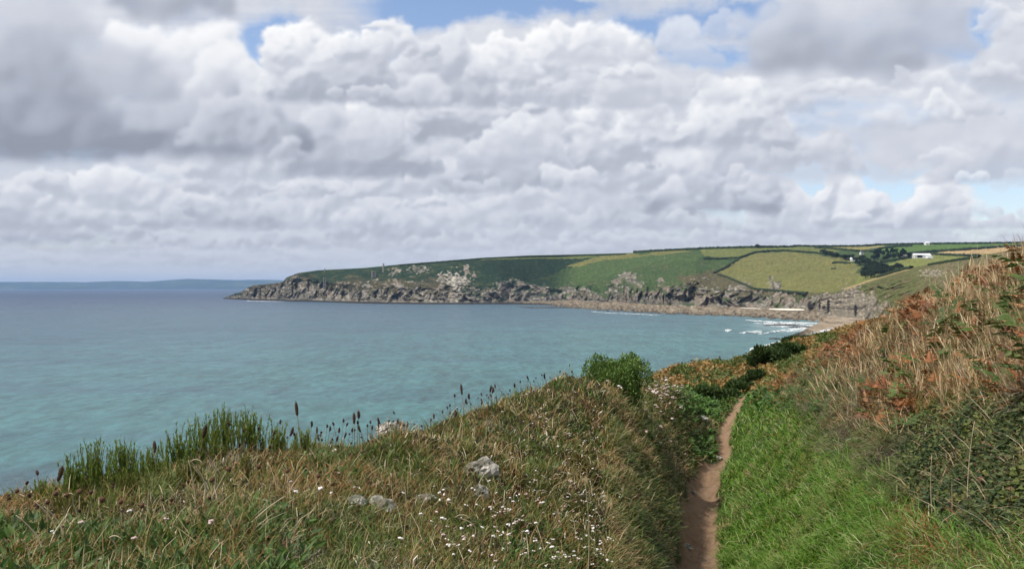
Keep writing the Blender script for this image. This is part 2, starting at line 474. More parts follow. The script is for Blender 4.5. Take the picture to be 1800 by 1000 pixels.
# ------------------------------------------------------------------ far land across the bay
cx_ = np.arange(-500, 1200, 4.0)
sky_pts = [(-500, 495), (-200, 494), (0, 495.5), (90, 495.5), (150, 496), (200, 494), (260, 495), (330, 490), (400, 492), (470, 492), (560, 494), (700, 496), (1200, 500)]
top = np.interp(cx_, [p[0] for p in sky_pts], [p[1] for p in sky_pts]) + fbm(cx_ / 40, cx_ * 0, 4, 3) * .5
rows = 14
FD = 12500.0
co = []
for r in range(rows):
    t = r / (rows - 1)
    d = FD + 2500 * t
    zt = EYE + (HOR - top) / FPX * (FD + 2500)
    z = -3 + (zt + 3) * (1 - (1 - t) ** 1.6)
    z = z + fbm(cx_ / 18, np.full_like(cx_, t * 5), 4, 9) * 14 * t * (1 - t) * 4
    co.append(np.stack([(cx_ - 900) / FPX * d, np.full_like(cx_, d), z], -1))
co.append(co[-1] + np.array([0, 1200, -130.0]))
co = np.array(co)
fc = np.tile(np.array([.040, .060, .060]), co.shape[:2] + (1,))
fn = fbm(co[..., 0] / 400, co[..., 1] / 500, 4, 21)
fc = np.where(fn[..., None] > .25, np.array([.075, .09, .065]), fc); fc = np.where(fn[..., None] < -.45, np.array([.035, .05, .035]), fc)
hs = (fbm(co[..., 0] / 60, co[..., 1] / 90, 2, 77) > .75) & (co[..., 2] < 60)
fc = np.where(hs[..., None], np.array([.42, .40, .38]), fc)
tag(mesh_np("far_coast_hills", co, grid_faces(*co.shape[:2]), mat=col_mat("far_land_ground", .95, .1), color=fc.reshape(-1, 3)),
    "low hazy blue hills along the horizon", None, None, "structure")

# ------------------------------------------------------------------ headland: profile of each compass column from shore to skyline
def pl_interp(pts):
    p = np.array(pts, float)
    return lambda x: np.interp(x, p[:, 0], p[:, 1])
A_water = pl_interp([(392, 525.2), (440, 528), (560, 531), (640, 534), (750, 535), (850, 535.2), (900, 535.6), (957, 537), (985, 541), (1037, 547), (1117, 551), (1250, 557), (1330, 561), (1437, 568), (1480, 577), (1540, 590), (1700, 600), (2300, 600)])
A_foot = pl_interp([(392, 524.8), (440, 526.2), (560, 529), (640, 531), (750, 532.5), (850, 532), (930, 530), (994, 529), (1090, 532), (1170, 538), (1250, 540), (1330, 541), (1420, 546), (1540, 549), (2300, 560)])
A_top = pl_interp([(392, 524.5), (420, 515), (445, 502.5), (475, 500), (498, 498), (504, 492), (540, 494), (580, 500), (640, 505), (690, 503), (760, 507), (800, 500), (850, 511), (880, 500), (930, 508), (983, 514), (1023, 508), (1060, 514), (1077, 500), (1103, 503), (1170, 505),
                   (1223, 492), (1250, 508), (1330, 510), (1380, 514), (1433, 516), (1482, 512), (1540, 512), (1700, 505), (2300, 490)])
A_sky = pl_interp([(392, 524.2), (420, 514.5), (445, 501.5), (475, 499), (490, 497), (498, 495), (504, 487.5), (524, 480), (559, 475), (640, 471), (706, 464.5), (813, 456), (850, 453), (930, 449), (1023, 447), (1111, 444.5), (1143, 441), (1210, 438), (1250, 435), (1330, 433), (1403, 432),
                   (1433, 432), (1500, 432), (1543, 430), (1627, 428), (1800, 426), (2000, 424), (2300, 424)])
A_dsky = pl_interp([(392, 2040), (445, 1790), (504, 1720), (560, 1700), (700, 1650), (850, 1650), (1000, 1700), (1143, 1620), (1330, 1600), (1500, 1750), (1800, 1900), (2300, 1900)])
cols = np.arange(392, 2300, 1.25)
ycut = np.concatenate([np.linspace(0, .07, 14)[:-1], np.linspace(.07, .46, 64)[:-1], np.linspace(.46, 1.0, 90)])
wy, fy, ty, ky = A_water(cols), A_foot(cols), A_top(cols), A_sky(cols)
dw = EYE * FPX / (wy - HOR)
zfoot = np.interp(cols, [392, 440, 900, 1000, 2300], [.3, .8, 1.5, 2.2, 3.0])
df = np.maximum((EYE - zfoot) * FPX / (fy - HOR), dw + 4)
dt = df + np.interp(cols, [392, 420, 500, 900, 1100, 1450, 2300], [3, 8, 40, 60, 45, 25, 25])
dk = np.maximum(A_dsky(cols), dt + 8)
zw = np.full_like(cols, -0.6)
zf = EYE - (fy - HOR) / FPX * df
zt = EYE - (ty - HOR) / FPX * dt
zk = EYE - (ky - HOR) / FPX * dk
T0, T1 = .07, .46
G = []
for t in ycut:
    if t < T0:
        u = t / T0; d = dw + (df - dw) * u; z = zw + (zf - zw) * u ** .7
    elif t < T1:
        u = (t - T0) / (T1 - T0); d = df + (dt - df) * u; z = zf + (zt - zf) * (u * .75 + .25 * (1 - (1 - u) ** 2))
    else:
        u = (t - T1) / (1 - T1); d = dt + (dk - dt) * u ** 1.15; z = zt + (zk - zt) * (1 - (1 - u) ** 1.25) if False else zt + (zk - zt) * u
    G.append(np.stack([(cols - 900) / FPX * d, d, z], -1))
G = np.array(G)                                    # rows x cols x 3
PX, PY = project(G)
tt = np.tile(ycut[:, None], (1, len(cols)))
X_, Y_, Z_ = G[..., 0], G[..., 1], G[..., 2]
u_shelf = np.clip(tt / T0, 0, 1); u_cliff = np.clip((tt - T0) / (T1 - T0), 0, 1); u_up = np.clip((tt - T1) / (1 - T1), 0, 1)
al0 = .72 * np.concatenate([[0], np.cumsum(np.hypot(np.diff(G[12, :, 0]), np.diff(G[12, :, 1])))])
along = np.tile(al0[None], (len(ycut), 1)) + fbm(X_ / 30, Z_ / 16, 3, 195) * 9
wshelf = (tt < T0) * 1.0
cliffm = sstep(tt, .04, .09) * (1 - sstep(tt, .40, .60))
# buttresses and gullies: ridged noise running up the face
rg = 1 - np.abs(fbm(along / 38, Z_ / 70, 5, 201, .55)); rg2 = 1 - np.abs(fbm(along / 11, Z_ / 16, 4, 221, .6))
rough = np.interp(cols, [392, 430, 500, 1250, 1400, 2300], [.1, .5, 1, 1, .5, .4])[None, :]
push = (rg - .75) * 48 + (rg2 - .75) * 10
hgap = np.interp(cols, [392, 440, 500, 900], [2, 6, 14, 20])[None, :]
Y2 = Y_ - push * cliffm * rough * sstep(u_cliff, 0, .25)
Z2 = Z_ + fbm(along / 14, Y_ / 14, 4, 241) * 3.2 * cliffm * rough * np.sin(np.clip(u_cliff, 0, 1) * np.pi)
# rolling slope, spurs and gullies above
Z2 += fbm(X_ / 120, Y_ / 150, 4, 261) * 6.5 * np.sin(np.clip(u_up, 0, 1) * np.pi) + fbm(X_ / 9, Y_ / 14, 4, 271) * .9 * (u_up > 0) * (u_up < .97)
# rock platform of tilted ledges
led = fbm(X_ / 55, Y_ / 9, 5, 281, .6)
Z2 += np.where(tt < T0 + .01, (np.floor((led + 1) * 5) / 5 - 1) * 1.3 * np.sin(np.clip(u_shelf, .08, 1) * np.pi * .9 + .15) * (cols > 930)[None, :], 0)
G2 = np.stack([X_ / Y_ * Y2, Y2, Z2], -1)
# ---- what grows where
n_a = fbm(PX / 16, PY / 5, 5, 301); n_b = fbm(PX / 5, PY / 3, 4, 311); n_c = fbm(PX / 50, PY / 14, 4, 321)
Gorse = np.array([.017, .032, .016]); Gorse2 = np.array([.037, .050, .021]); Heath = np.array([.085, .070, .038])
Grass = np.array([.105, .118, .038]); GrassD = np.array([.070, .105, .030]); Pasture = np.array([.128, .126, .042])
Tan = np.array([.34, .24, .12]); Rock = np.array([.185, .165, .135]); RockP = np.array([.42, .385, .32]); RockR = np.array([.225, .18, .135]); CleftShade = np.array([.030, .028, .026])
def lay(C, mask, c, k=1.0):
    m = (np.clip(mask, 0, 1) * k)[..., None]
    return C * (1 - m) + c * m
C = np.zeros(G.shape) + Gorse
C = lay(C, sstep(n_a + n_c * .5, -.1, .6), Gorse2)
C = lay(C, sstep(PX, 940, 1010), np.array([.052, .082, .026]), .75)
C = lay(C, inpoly(PX + n_a * 8, PY + n_b * 2, [(850, 452), (1045, 452), (1010, 466), (975, 478), (930, 492), (850, 480)]), Gorse * .85, .9)
C = lay(C, sstep(n_b + n_c * .6, .35, .9) * (PX > 1000), Heath, .75)
C = lay(C, sstep(n_a * .6 + n_c * .5 + (PY - 486) / 22, -.1, .7) * (PX < 800) * (PX > 430), Heath * np.array([.8, .8, .85]), .8)
C = lay(C, inpoly(PX + n_a * 10, PY + n_b * 4, [(1190, 486), (1262, 478), (1340, 505), (1440, 513), (1440, 520), (1230, 520)]), Heath, .85)
C = lay(C, inpoly(PX + n_a * 6, PY + n_b * 2, [(1000, 470), (1130, 448), (1240, 446), (1225, 458), (1090, 476), (1010, 500)]), np.array([.058, .09, .028]), .6)
C = lay(C, inpoly(PX, PY, [(845, 458), (845, 453.5), (930, 450), (1023, 448), (1050, 451), (1023, 455), (930, 454)]), Grass, .9)
C = lay(C, inpoly(PX + n_b * 2, PY, [(994, 467), (1020, 461), (1050, 452), (1111, 445), (1125, 447), (1150, 447), (1063, 458), (1020, 470)]), Pasture)
C = lay(C, inpoly(PX, PY, [(1135, 446), (1150, 442), (1200, 439), (1215, 441), (1165, 448)]), Pasture)
C = lay(C, inpoly(PX, PY, [(1229, 436), (1330, 432), (1440, 434), (1480, 440), (1439, 446), (1381, 441), (1326, 444), (1299, 454), (1239, 455)]), Grass * np.array([1.05, 1.05, 1]))
C = lay(C, inpoly(PX, PY, [(1299, 455), (1238, 456), (1237, 452)]), Gorse)
big = [(1262, 480), (1299, 455), (1326, 445), (1381, 442), (1439, 446), (1476, 458), (1513, 466), (1504, 482), (1560, 492), (1600, 496), (1600, 512), (1476, 514), (1421, 515.5), (1326, 507), (1296, 492)]
C = lay(C, inpoly(PX, PY, big), Pasture)
C = lay(C, inpoly(PX, PY, big) * sstep(n_a * .7 + n_b * .4, .1, .8), np.array([.17, .135, .05]), .55)
C = lay(C, inpoly(PX, PY, [(1440, 431), (1560, 428), (1550, 436), (1510, 441), (1464, 437)]), np.array([.20, .18, .065]))
C = lay(C, inpoly(PX, PY, [(1545, 438), (1600, 430), (1900, 424), (1900, 432), (1641, 443), (1590, 449), (1550, 449)]), np.array([.075, .125, .030]))
C = lay(C, inpoly(PX, PY, [(1600, 446.5), (1645, 445), (1724, 437), (1900, 430), (1900, 460), (1700, 450), (1640, 448)]), Tan)
C = lay(C, inpoly(PX, PY, [(1530, 470), (1604, 452), (1760, 447), (1800, 500), (1500, 500)]), np.array([.15, .16, .045]))
C = lay(C, sstep(n_b, .3, .8), np.array([.12, .11, .05]), .18)
# rock: steep faces and outcrops breaking through the gorse
rockm = sstep(.44 - tt + n_a * .07 + n_b * .05 + (rg - .7) * .22 + fbm(PX / 42, PY / 60, 4, 391) * .16, -.02, .03)
rockm = np.maximum(rockm, (PX < 780) * (PX > 495) * sstep(n_a * .5 + n_b * .45 + (rg2 - .8) * .9 - (1 - sstep(PY, 481, 497)) * .6, .22, .42))
rockm *= 1 - .85 * sstep(fbm(PX / 17, PY / 9, 4, 392) + sstep(tt, .08, .4) * .35, .30, .5)
for ax_, ay_, rx_, ry_, am_ in ((804, 494, 22, 16, 1.2), (820, 474, 6, 9, 1.0), (735, 475, 22, 9, .95), (700, 476, 10, 7, .8), (688, 480, 9, 10, .7), (776, 490, 10, 12, .8), (660, 492, 8, 6, .6), (833, 483, 5, 6, .9), (880, 507, 16, 14, .8), (645, 500, 12, 9, .7),
                              (1100, 484, 16, 8, .95), (1085, 494, 12, 9, .9), (1076, 508, 12, 14, .8), (1010, 515, 14, 10, .7), (1230, 490, 30, 9, .45), (520, 490, 14, 8, .6), (600, 500, 30, 8, .4), (1200, 498, 8, 2, .8), (1500, 508, 26, 10, .8)):
    e = ((PX - ax_) / rx_) ** 2 + ((PY - ay_) / ry_) ** 2
    rockm = np.maximum(rockm, sstep(am_ * np.exp(-e) + n_b * .36 + n_a * .30 + (rg2 - .8) * .6, .48, .62))
rc = lay(np.zeros(G.shape) + Rock, sstep(n_b + rg2 - .9, -.1, .5), RockP, .6)
rc = lay(rc, sstep(n_c + n_a * .5 + (PX > 1000) * .35, .15, .7), RockR, .75)
rc = lay(rc, sstep(fbm(along / 8, Z_ / 22, 4, 341) + (.72 - rg2) * 1.2, .2, .7), CleftShade, .85)  # shade of clefts and caves painted where the face recedes
rc = lay(rc, sstep(fbm(along / 60, Z_ / 20, 4, 345), .15, .6), np.array([.11, .105, .085]), .7)
e = np.exp(-((PX - 804) / 26) ** 2 - ((PY - 494) / 18) ** 2); rc = lay(rc, sstep(e + n_b * .6 + n_a * .4, .5, 1.1), RockP * 1.05)
rc = lay(rc, sstep(n_a - n_c, .35, .8) * (tt > .2), Gorse2, .7)
C = C * (1 - rockm[..., None]) + rc * rockm[..., None]
shelf = (tt <= T0 + .012)
sc_ = lay(np.zeros(G.shape) + np.array([.27, .215, .15]), sstep(led + n_b * .5, -.1, .45), np.array([.085, .070, .05]))
sc_ = lay(sc_, sstep(fbm(X_ / 60, Y_ / 12, 5, 361), .25, .6), np.array([.38, .32, .24]), .8)
C = np.where((shelf & (PX > 900))[..., None], sc_, C)
C = lay(C, sstep(1 - ((PX + n_b * 2 - 1424) / 5) ** 2 - ((PY - 538) / 9) ** 2, -.1, .4), np.array([.014, .012, .012]), .9)  # darkness of a cave painted on the cliff, no hollow behind
tide = sstep(np.interp(PX, [392, 900, 980], [2.2, 1.6, .35]) - Z2 + n_b * .5, -.3, .5)
C = lay(C, tide * ((PX < 1420) * 1.0), np.array([.022, .020, .018]), .92)
rc_dark = 1 - .22 * rockm
C = C * (rc_dark * (1 + n_b * .28))[..., None]
back = G2[-1] * np.array([1, 1, 1.0]); kb_ = (back[:, 1] + 500) / back[:, 1]; back[:, 0] *= kb_; back[:, 1] += 500; back[:, 2] -= 75; G3 = np.concatenate([G2, back[None]], 0); C = np.concatenate([C, C[-1:]], 0)
headland = mesh_np("headland_hills", G3, grid_faces(*G3.shape[:2]), mat=col_mat("headland_ground", .95, .08, .35, .28, .22, 1.4, nscale2=.05), color=np.clip(C, .005, 1).reshape(-1, 3))
tag(headland, "green headland with rocky cliffs and fields on top", None, None, "structure")
bvhA = BVHTree.FromPolygons([tuple(v) for v in G3.reshape(-1, 3).tolist()], grid_faces(*G3.shape[:2]).tolist())
def hitA(px, py, bvh=None):
    d = Vector(((px - 900) / FPX, 1, -(py - HOR) / FPX)).normalized()
    h = (bvh or bvhA).ray_cast(Vector((0, 0, EYE)), d, 6000)
    return h[0]

# ------------------------------------------------------------------ near side of the valley: brown slope with cliff end, in front of the fields
B_sky = pl_interp([(1433, 545), (1434.5, 530), (1438, 522), (1443, 517), (1452, 514), (1466, 513), (1476, 510), (1490, 505), (1500, 502), (1525, 493), (1586, 474), (1632, 465), (1724, 450), (1800, 435), (1900, 425), (2300, 400)])
B_dk = pl_interp([(1433, 860), (1500, 820), (1586, 690), (1724, 500), (1800, 430), (2300, 300)])
B_foot = pl_interp([(1433, 553), (1460, 556), (1520, 561), (1600, 575), (1700, 600), (2300, 700)])
bc = np.arange(1433, 2300, 1.25)
bs = np.linspace(0, 1, 90)
bk, bfy, bdk = B_sky(bc), B_foot(bc), B_dk(bc)
zb0 = np.interp(bc, [1433, 1500, 1700, 2300], [1.5, 2, 3, 6])
bdf = np.minimum((EYE - zb0) * FPX / (bfy - HOR), bdk - 30)
bdf = np.minimum(bdf, bdk - np.interp(bc, [1433, 1600, 2300], [25, 110, 120]))
zb0 = EYE - (bfy - HOR) / FPX * bdf
zbk = EYE - (bk - HOR) / FPX * bdk
cl = np.interp(bc, [1433, 1500, 1560, 1640], [.75, .6, .35, .12])      # share of the height that is cliff
B = []
for t in bs:
    u = t
    zz = zb0 + (zbk - zb0) * (cl * sstep(np.array(t), 0, .45) + (1 - cl) * t)
    d = bdf + (bdk - bdf) * (t ** 1.3)
    B.append(np.stack([(bc - 900) / FPX * d, d, zz], -1))
B = np.array(B); bt = np.tile(bs[:, None], (1, len(bc)))
BX, BY = project(B)
al2 = B[..., 0]
br = 1 - np.abs(fbm(al2 / 7, B[..., 2] / 22, 5, 401, .6))
mid = np.sin(np.clip(bt, 0, 1) * np.pi)
Bp = B.copy()
Bp[..., 1] -= (br - .7) * 15 * mid * np.interp(bc, [1433, 1560, 1650], [1, .8, .25])[None, :]
Bp[..., 2] += fbm(al2 / 9, B[..., 1] / 9, 5, 411) * 1.2 * mid
Bp[..., 0] = B[..., 0] / B[..., 1] * Bp[..., 1]
m_a = fbm(BX / 14, BY / 8, 5, 421); m_b = fbm(BX / 5, BY / 3, 4, 431)
CB = lay(np.zeros(B.shape) + np.array([.088, .095, .034]), sstep(m_a, -.1, .5), np.array([.105, .082, .045]), .8)
CB = lay(CB, sstep(BX, 1590, 1680) * sstep(m_b, -.5, .4), np.array([.17, .13, .085]), .7)
CB = lay(CB, sstep(m_b, .35, .8), np.array([.045, .065, .025]), .8)
rockB = sstep(cl[None, :] * .95 - .10 - bt + m_a * .16 + m_b * .10, -.05, .06) * sstep(1560 - BX + m_a * 30, -6, 8)
rockB = np.maximum(rockB, (BX < 1512 + m_a * 8) * sstep(BY - B_sky(BX) + m_b * 3 + 40 * (BX < 1456), 3, 6))
rockB = np.maximum(rockB, sstep(np.exp(-((BX - 1640) / 45) ** 2 - ((BY - 480) / 14) ** 2) + m_b * .4, .75, .95) * .8)
rcb = lay(np.zeros(B.shape) + np.array([.16, .14, .11]), sstep(m_b + m_a * .4, .0, .6), np.array([.31, .26, .19]), .8)
rcb = lay(rcb, sstep(fbm(al2 / 3.5, B[..., 2] / 16, 4, 441) + (.7 - br) * 1.5, .15, .5), np.array([.03, .028, .027]), .85)  # cleft shade painted into the recessed rock
for cx0, cy0, rx0, ry0 in ((1456, 538, 2.6, 15), (1441, 536, 2.2, 9), (1448, 540, 4, 3), (1504, 545, 3, 12), (1474, 532, 10, 1.5)):
    rcb = lay(rcb, sstep(1 - ((BX + m_b * 1.2 - cx0) / rx0) ** 2 - ((BY - cy0) / ry0) ** 2, -.1, .4), np.array([.012, .011, .011]), .95)  # dark of caves and cracks painted onto the cliff face
CB = CB * (1 - rockB[..., None]) + rcb * rockB[..., None]
CB = lay(CB, sstep(BY, B_sky(BX) + 5, B_sky(BX) + 1) * (BX > 1484) * (BX < 1600), np.array([.30, .22, .11]), .85)
CB = CB * (1 + m_b * .25)[..., None]
bb_ = Bp[-1].copy(); bb_[:, 0] *= (bb_[:, 1] + 45) / bb_[:, 1]; bb_[:, 1] += 45; bb_[:, 2] -= np.minimum(22, bb_[:, 2] + 1)
bf_ = Bp[0].copy(); bf_[:, 0] *= (bf_[:, 1] - 9) / bf_[:, 1]; bf_[:, 1] -= 9; bf_[:, 2] = .2 + 0 * bf_[:, 2]
bf2 = (bf_ + Bp[0]) / 2 + np.stack([0 * bc, 0 * bc, fbm(bc / 6, bc * 0, 4, 451) * .8], -1)
B3 = np.concatenate([bf_[None], bf2[None], Bp, bb_[None]], 0)
cf_ = lay(np.zeros((2,) + CB.shape[1:]) + np.array([.22, .18, .13]), sstep(fbm(np.tile(bc[None] / 4, (2, 1)), np.tile([[0.], [.7]], (1, len(bc))), 4, 461), -.1, .4), np.array([.09, .075, .06]))
CB = np.concatenate([cf_, CB, CB[-1:]], 0)
side = mesh_np("valley_side_hill", B3, grid_faces(*B3.shape[:2]), mat=col_mat("valley_side_ground", .95, .08, .8, .3, .5, .7, nscale2=.12), color=np.clip(CB, .005, 1).reshape(-1, 3))
tag(side, "brown and green slope with a grey cliff at its seaward end", None, None, "structure")
bvhB = BVHTree.FromPolygons([tuple(v) for v in B3.reshape(-1, 3).tolist()], grid_faces(*B3.shape[:2]).tolist())

# ------------------------------------------------------------------ beach in front of the valley: sand and ledges
bx0 = np.arange(1392, 2300, 2.0); bts = np.linspace(0, 1, 60)
S_w = pl_interp([(1290, 623), (1315, 619), (1355, 608), (1380, 599), (1400, 595), (1423, 588), (1459, 581), (1475, 577), (1500, 580), (1560, 590), (2300, 640)])
S_b = pl_interp([(1290, 622), (1315, 617), (1355, 606.5), (1380, 596), (1400, 588), (1423, 575), (1445, 565), (1460, 556), (1520, 560), (1700, 580), (2300, 620)])
dS0 = EYE * FPX / (S_w(bx0) - HOR); dS1 = np.maximum((EYE - 2.2) * FPX / (S_b(bx0) - HOR), dS0 + 3)
S = np.array([np.stack([(bx0 - 900) / FPX * (dS0 + (dS1 - dS0) * t), dS0 + (dS1 - dS0) * t, -.5 + 2.9 * t ** .6 + 0 * bx0], -1) for t in bts])
sl_ = fbm(S[..., 0] / 30, S[..., 1] / 7, 5, 501, .6)
S[..., 2] += (np.floor((sl_ + 1) * 5) / 5 - 1) * .7 * np.sin(np.clip(np.tile(bts[:, None], (1, len(bx0))), .1, .95) * np.pi)
CS = lay(np.zeros(S.shape) + np.array([.30, .235, .165]), sstep(sl_, .0, .35), np.array([.10, .08, .055]), .85)
CS = lay(CS, sstep(fbm(S[..., 0] / 18, S[..., 1] / 8, 4, 511), .2, .5), np.array([.42, .36, .27]), .7)
beach = mesh_np("beach", S, grid_faces(*S.shape[:2]), mat=col_mat("beach_sand", .9, .2, .6, .3, .8, .4), color=CS.reshape(-1, 3))
tag(beach, "brown sand and flat ledges under the cliff", None, None, "structure")

# ------------------------------------------------------------------ surf: thin raised sheets of foam
def foam_patch(name, poly_pts, label, seed):
    """poly_pts: list of (px, py_far, py_near) across the patch; lies on the water with its own small height"""
    p = np.array(poly_pts, float); xs = np.arange(p[0, 0], p[-1, 0], .7)
    y0 = np.interp(xs, p[:, 0], p[:, 1]); y1 = np.interp(xs, p[:, 0], p[:, 2])
    nt = 16
    out = []
    for k in range(nt):
        yy_ = y0 + (y1 - y0) * k / (nt - 1)
        jag = fbm(xs / 7, xs * 0 + k * .2, 4, seed) * .9 * (k in (0, nt - 1))
        d = EYE * FPX / np.maximum(yy_ + jag - HOR, 2)
        z = .05 + .45 * math.sin(math.pi * k / (nt - 1)) * (1 + fbm(xs / 5, xs * 0 + k * .5, 3, seed + 3) * .5) * np.clip((y1 - y0) / 2.5, 0, 1)
        out.append(np.stack([(xs - 900) / FPX * d, d, z], -1))
    g = np.array(out)
    nn = fbm(g[..., 0] / 6, g[..., 1] / 9, 5, seed + 9, .65)
    f = grid_faces(*g.shape[:2])
    kk = np.sin(np.linspace(0, np.pi, nt))[:, None] * .55 * np.ones(len(xs)); keep = ((nn + kk).reshape(-1)[f].mean(1) > .02)
    return mesh_np(name, g, f[keep], mat=foam_m, parent=None)
foam_m = flat_mat("sea_foam", (.66, .69, .70), .7, .2, .25, .3)
_nt = foam_m.node_tree; _F = NT(_nt); _p = _F.n('ShaderNodeNewGeometry').outputs['Position']; _sp = _F.n('ShaderNodeSeparateXYZ'); _F.put(_sp.inputs[0], _p)
_f = _F.noise(_F.xyz(_F.m('MULTIPLY', _sp.outputs[0], .5), _F.m('MULTIPLY', _sp.outputs[1], .10), 0.0), 1.0, 6, .7)
_tr = _F.n('ShaderNodeBsdfTransparent'); _mx = _F.n('ShaderNodeMixShader')
_bs = [n for n in _nt.nodes if n.type == 'BSDF_PRINCIPLED'][0]; _ou = [n for n in _nt.nodes if n.type == 'OUTPUT_MATERIAL'][0]
_F.put(_mx.inputs[0], _F.ss(_f, .36, .60)); _nt.links.new(_tr.outputs[0], _mx.inputs[1]); _nt.links.new(_bs.outputs[0], _mx.inputs[2]); _nt.links.new(_mx.outputs[0], _ou.inputs[0])
foams = [
    [(1274, 580.5, 581), (1278, 578.5, 583.5), (1284, 579, 583), (1287, 581, 581.5)],
    [(1300, 585, 585.5), (1315, 582.5, 586), (1335, 580.5, 586), (1340, 582, 584)],
    [(1333, 587, 587.5), (1338, 586, 588), (1343, 587, 587.5)],
    [(1310, 562, 562.6), (1335, 563.5, 565.5), (1358, 565, 568), (1400, 566, 570), (1430, 567.5, 570), (1437, 568, 569)],
    [(1325, 568, 568.5), (1350, 567.5, 570), (1390, 569.5, 572), (1425, 571.5, 573), (1450, 574, 574.5)],
    [(1355, 573, 573.4), (1375, 573, 575), (1395, 574, 576.5), (1440, 577, 578.4), (1475, 577, 578)],
    [(1340, 586, 586.5), (1365, 581, 584), (1395, 577, 582), (1420, 577.5, 584), (1460, 578.5, 583), (1475, 578, 580)],
    [(1400, 586, 586.5), (1415, 584, 588), (1440, 583, 587), (1462, 582, 584)],
    [(1318, 612, 619), (1345, 606, 611), (1370, 599, 605), (1385, 596, 600), (1402, 593, 596), (1420, 588, 590)],
    [(1040, 547.5, 548), (1065, 549.5, 550.2), (1090, 550.5, 551.2), (1120, 551.6, 552.2), (1160, 553.6, 554)],
    [(430, 528.4, 528.7), (450, 528.8, 529.6), (480, 529.3, 529.9), (500, 530, 530.3)],
]
for i, f_ in enumerate(foams):
    o = foam_patch("surf_foam", f_, "", 600 + 13 * i)
    tag(o, "white foam of waves breaking along the shore", "foam", "white surf along the shore", "stuff")

# two white sand pockets behind the ledges
for px0, px1, ya, yb in ((1303, 1338, 542.0, 543.3), (1352, 1414, 543, 546.2)):
    xs = np.linspace(px0, px1, 40); g = []
    for k in range(8):
        yy_ = ya + (yb - ya) * k / 7 + 0 * xs
        e = np.sin(np.linspace(0.05, 1, 40) * np.pi * .95) ** .4
        yy_ = (ya + yb) / 2 + (yy_ - (ya + yb) / 2) * e + np.linspace(-.6, .8, 40)
        hs_ = [hitA(a, b) for a, b in zip(xs, yy_)]
        g.append([(h.x, h.y, h.z + .5) if h else (0, 0, 0) for h in hs_])
    g = np.array(g)
    tag(mesh_np("pale_sand", g, grid_faces(*g.shape[:2]), mat=flat_mat("pale_sand", (.66, .60, .50), .9, .1, .1, .2)), "pocket of white sand behind the rock ledges", "sand", "white sand pockets", "stuff")
# ------------------------------------------------------------------ the hillside in front: a height field through surveyed points
# (column, distance, row) triples: the ground there lies on the sight line through that row
NEAR = []
def col_pts(px, *dp):
    for d, py in dp: NEAR.append((px, d, py))
col_pts(-600, (1.1, 1500), (2, 1150), (3, 1000), (6, 1020), (20, 1050), (60, 1200), (150, 800))
col_pts(-200, (1.1, 1450), (1.7, 1200), (2.6, 1030), (3.3, 930), (6, 980), (12, 1010), (30, 1080), (60, 1190), (150, 800))
col_pts(0, (1.1, 1450), (1.7, 1180), (2.6, 1000), (3.5, 895), (6, 950), (12, 990), (30, 1080), (60, 1190), (150, 800))
col_pts(200, (1.1, 1450), (1.7, 1180), (2.6, 1010), (3.6, 890), (4.3, 850), (7, 915), (14, 970), (30, 1060), (60, 1190), (150, 800))
col_pts(400, (1.1, 1450), (1.7, 1180), (2.7, 1000), (3.7, 870), (4.9, 806), (8, 870), (14, 930), (30, 1040), (60, 1190), (150, 800))
col_pts(600, (1.1, 1500), (1.8, 1200), (3, 1000), (4, 890), (5.8, 790), (9, 850), (16, 920), (30, 1020), (60, 1190), (150, 800))
col_pts(700, (3.1, 1000), (5, 850), (6.8, 770), (10, 830))
col_pts(800, (1.2, 1600), (1.9, 1230), (3.4, 1000), (4.6, 900), (6.2, 815), (8.4, 742), (12, 800), (20, 890), (60, 1190), (150, 800))
col_pts(900, (4, 1000), (5.4, 900), (7.2, 800), (10.4, 700), (14, 760), (22, 860), (60, 1190))
col_pts(1000, (1.4, 1650), (2.3, 1280), (5, 1000), (6.4, 900), (8.8, 780), (12.8, 670), (17, 730), (24, 810), (60, 1170), (150, 800))
col_pts(1060, (13.6, 672), (16, 690))
col_pts(1100, (1.6, 1750), (2.6, 1400), (6.3, 1000), (8.3, 880), (11, 780), (14.8, 695), (18.5, 680), (22, 690), (28, 715), (40, 740), (60, 1000), (150, 800))
col_pts(1150, (7.6, 1000), (9.4, 900), (12.5, 800), (16, 735), (20, 676), (24, 700), (30, 690), (37, 660), (45, 700), (70, 1050))
col_pts(1195, (4.6, 1300), (9.6, 1000), (12, 900), (15.2, 825), (18.5, 760), (21.5, 694), (24, 690), (28, 690), (33, 672), (41, 648), (55, 740), (90, 960))
col_pts(1212, (5, 1253), (2.6, 1600), (1.3, 1950))
col_pts(1232, (10, 1000), (13, 910), (17, 835), (20, 790), (22, 740), (24, 722), (28, 715))
col_pts(1237, (13.5, 900))
col_pts(1258, (18, 820), (21.5, 782), (24, 765), (27, 730), (33, 685), (42, 640), (60, 720))
col_pts(1282, (24, 752), (10, 1000), (13.5, 900), (18.5, 815))
col_pts(1300, (5.8, 1150), (12.5, 900), (18, 795), (28.5, 707), (33, 690), (42, 656), (50, 631), (68, 720), (110, 900), (150, 800))
col_pts(1345, (8.2, 1000), (10.8, 900), (14.6, 800), (20.5, 740), (26.5, 695), (36, 655), (58, 621), (80, 720), (120, 850))
col_pts(1400, (4, 1330), (7.4, 1000), (9.2, 900), (12, 800), (16.5, 722), (23, 668), (40, 632), (66, 616), (90, 690), (150, 780))
col_pts(1450, (6.7, 1000), (8, 900), (10.5, 800), (14, 705), (19.5, 632), (30, 616), (45, 612), (74, 602), (100, 680))
col_pts(1500, (1.8, 1950), (3.5, 1300), (5.8, 1000), (7, 900), (8.6, 800), (11.2, 700), (15.5, 622), (22, 590), (35, 597), (86, 592), (120, 690), (150, 720))
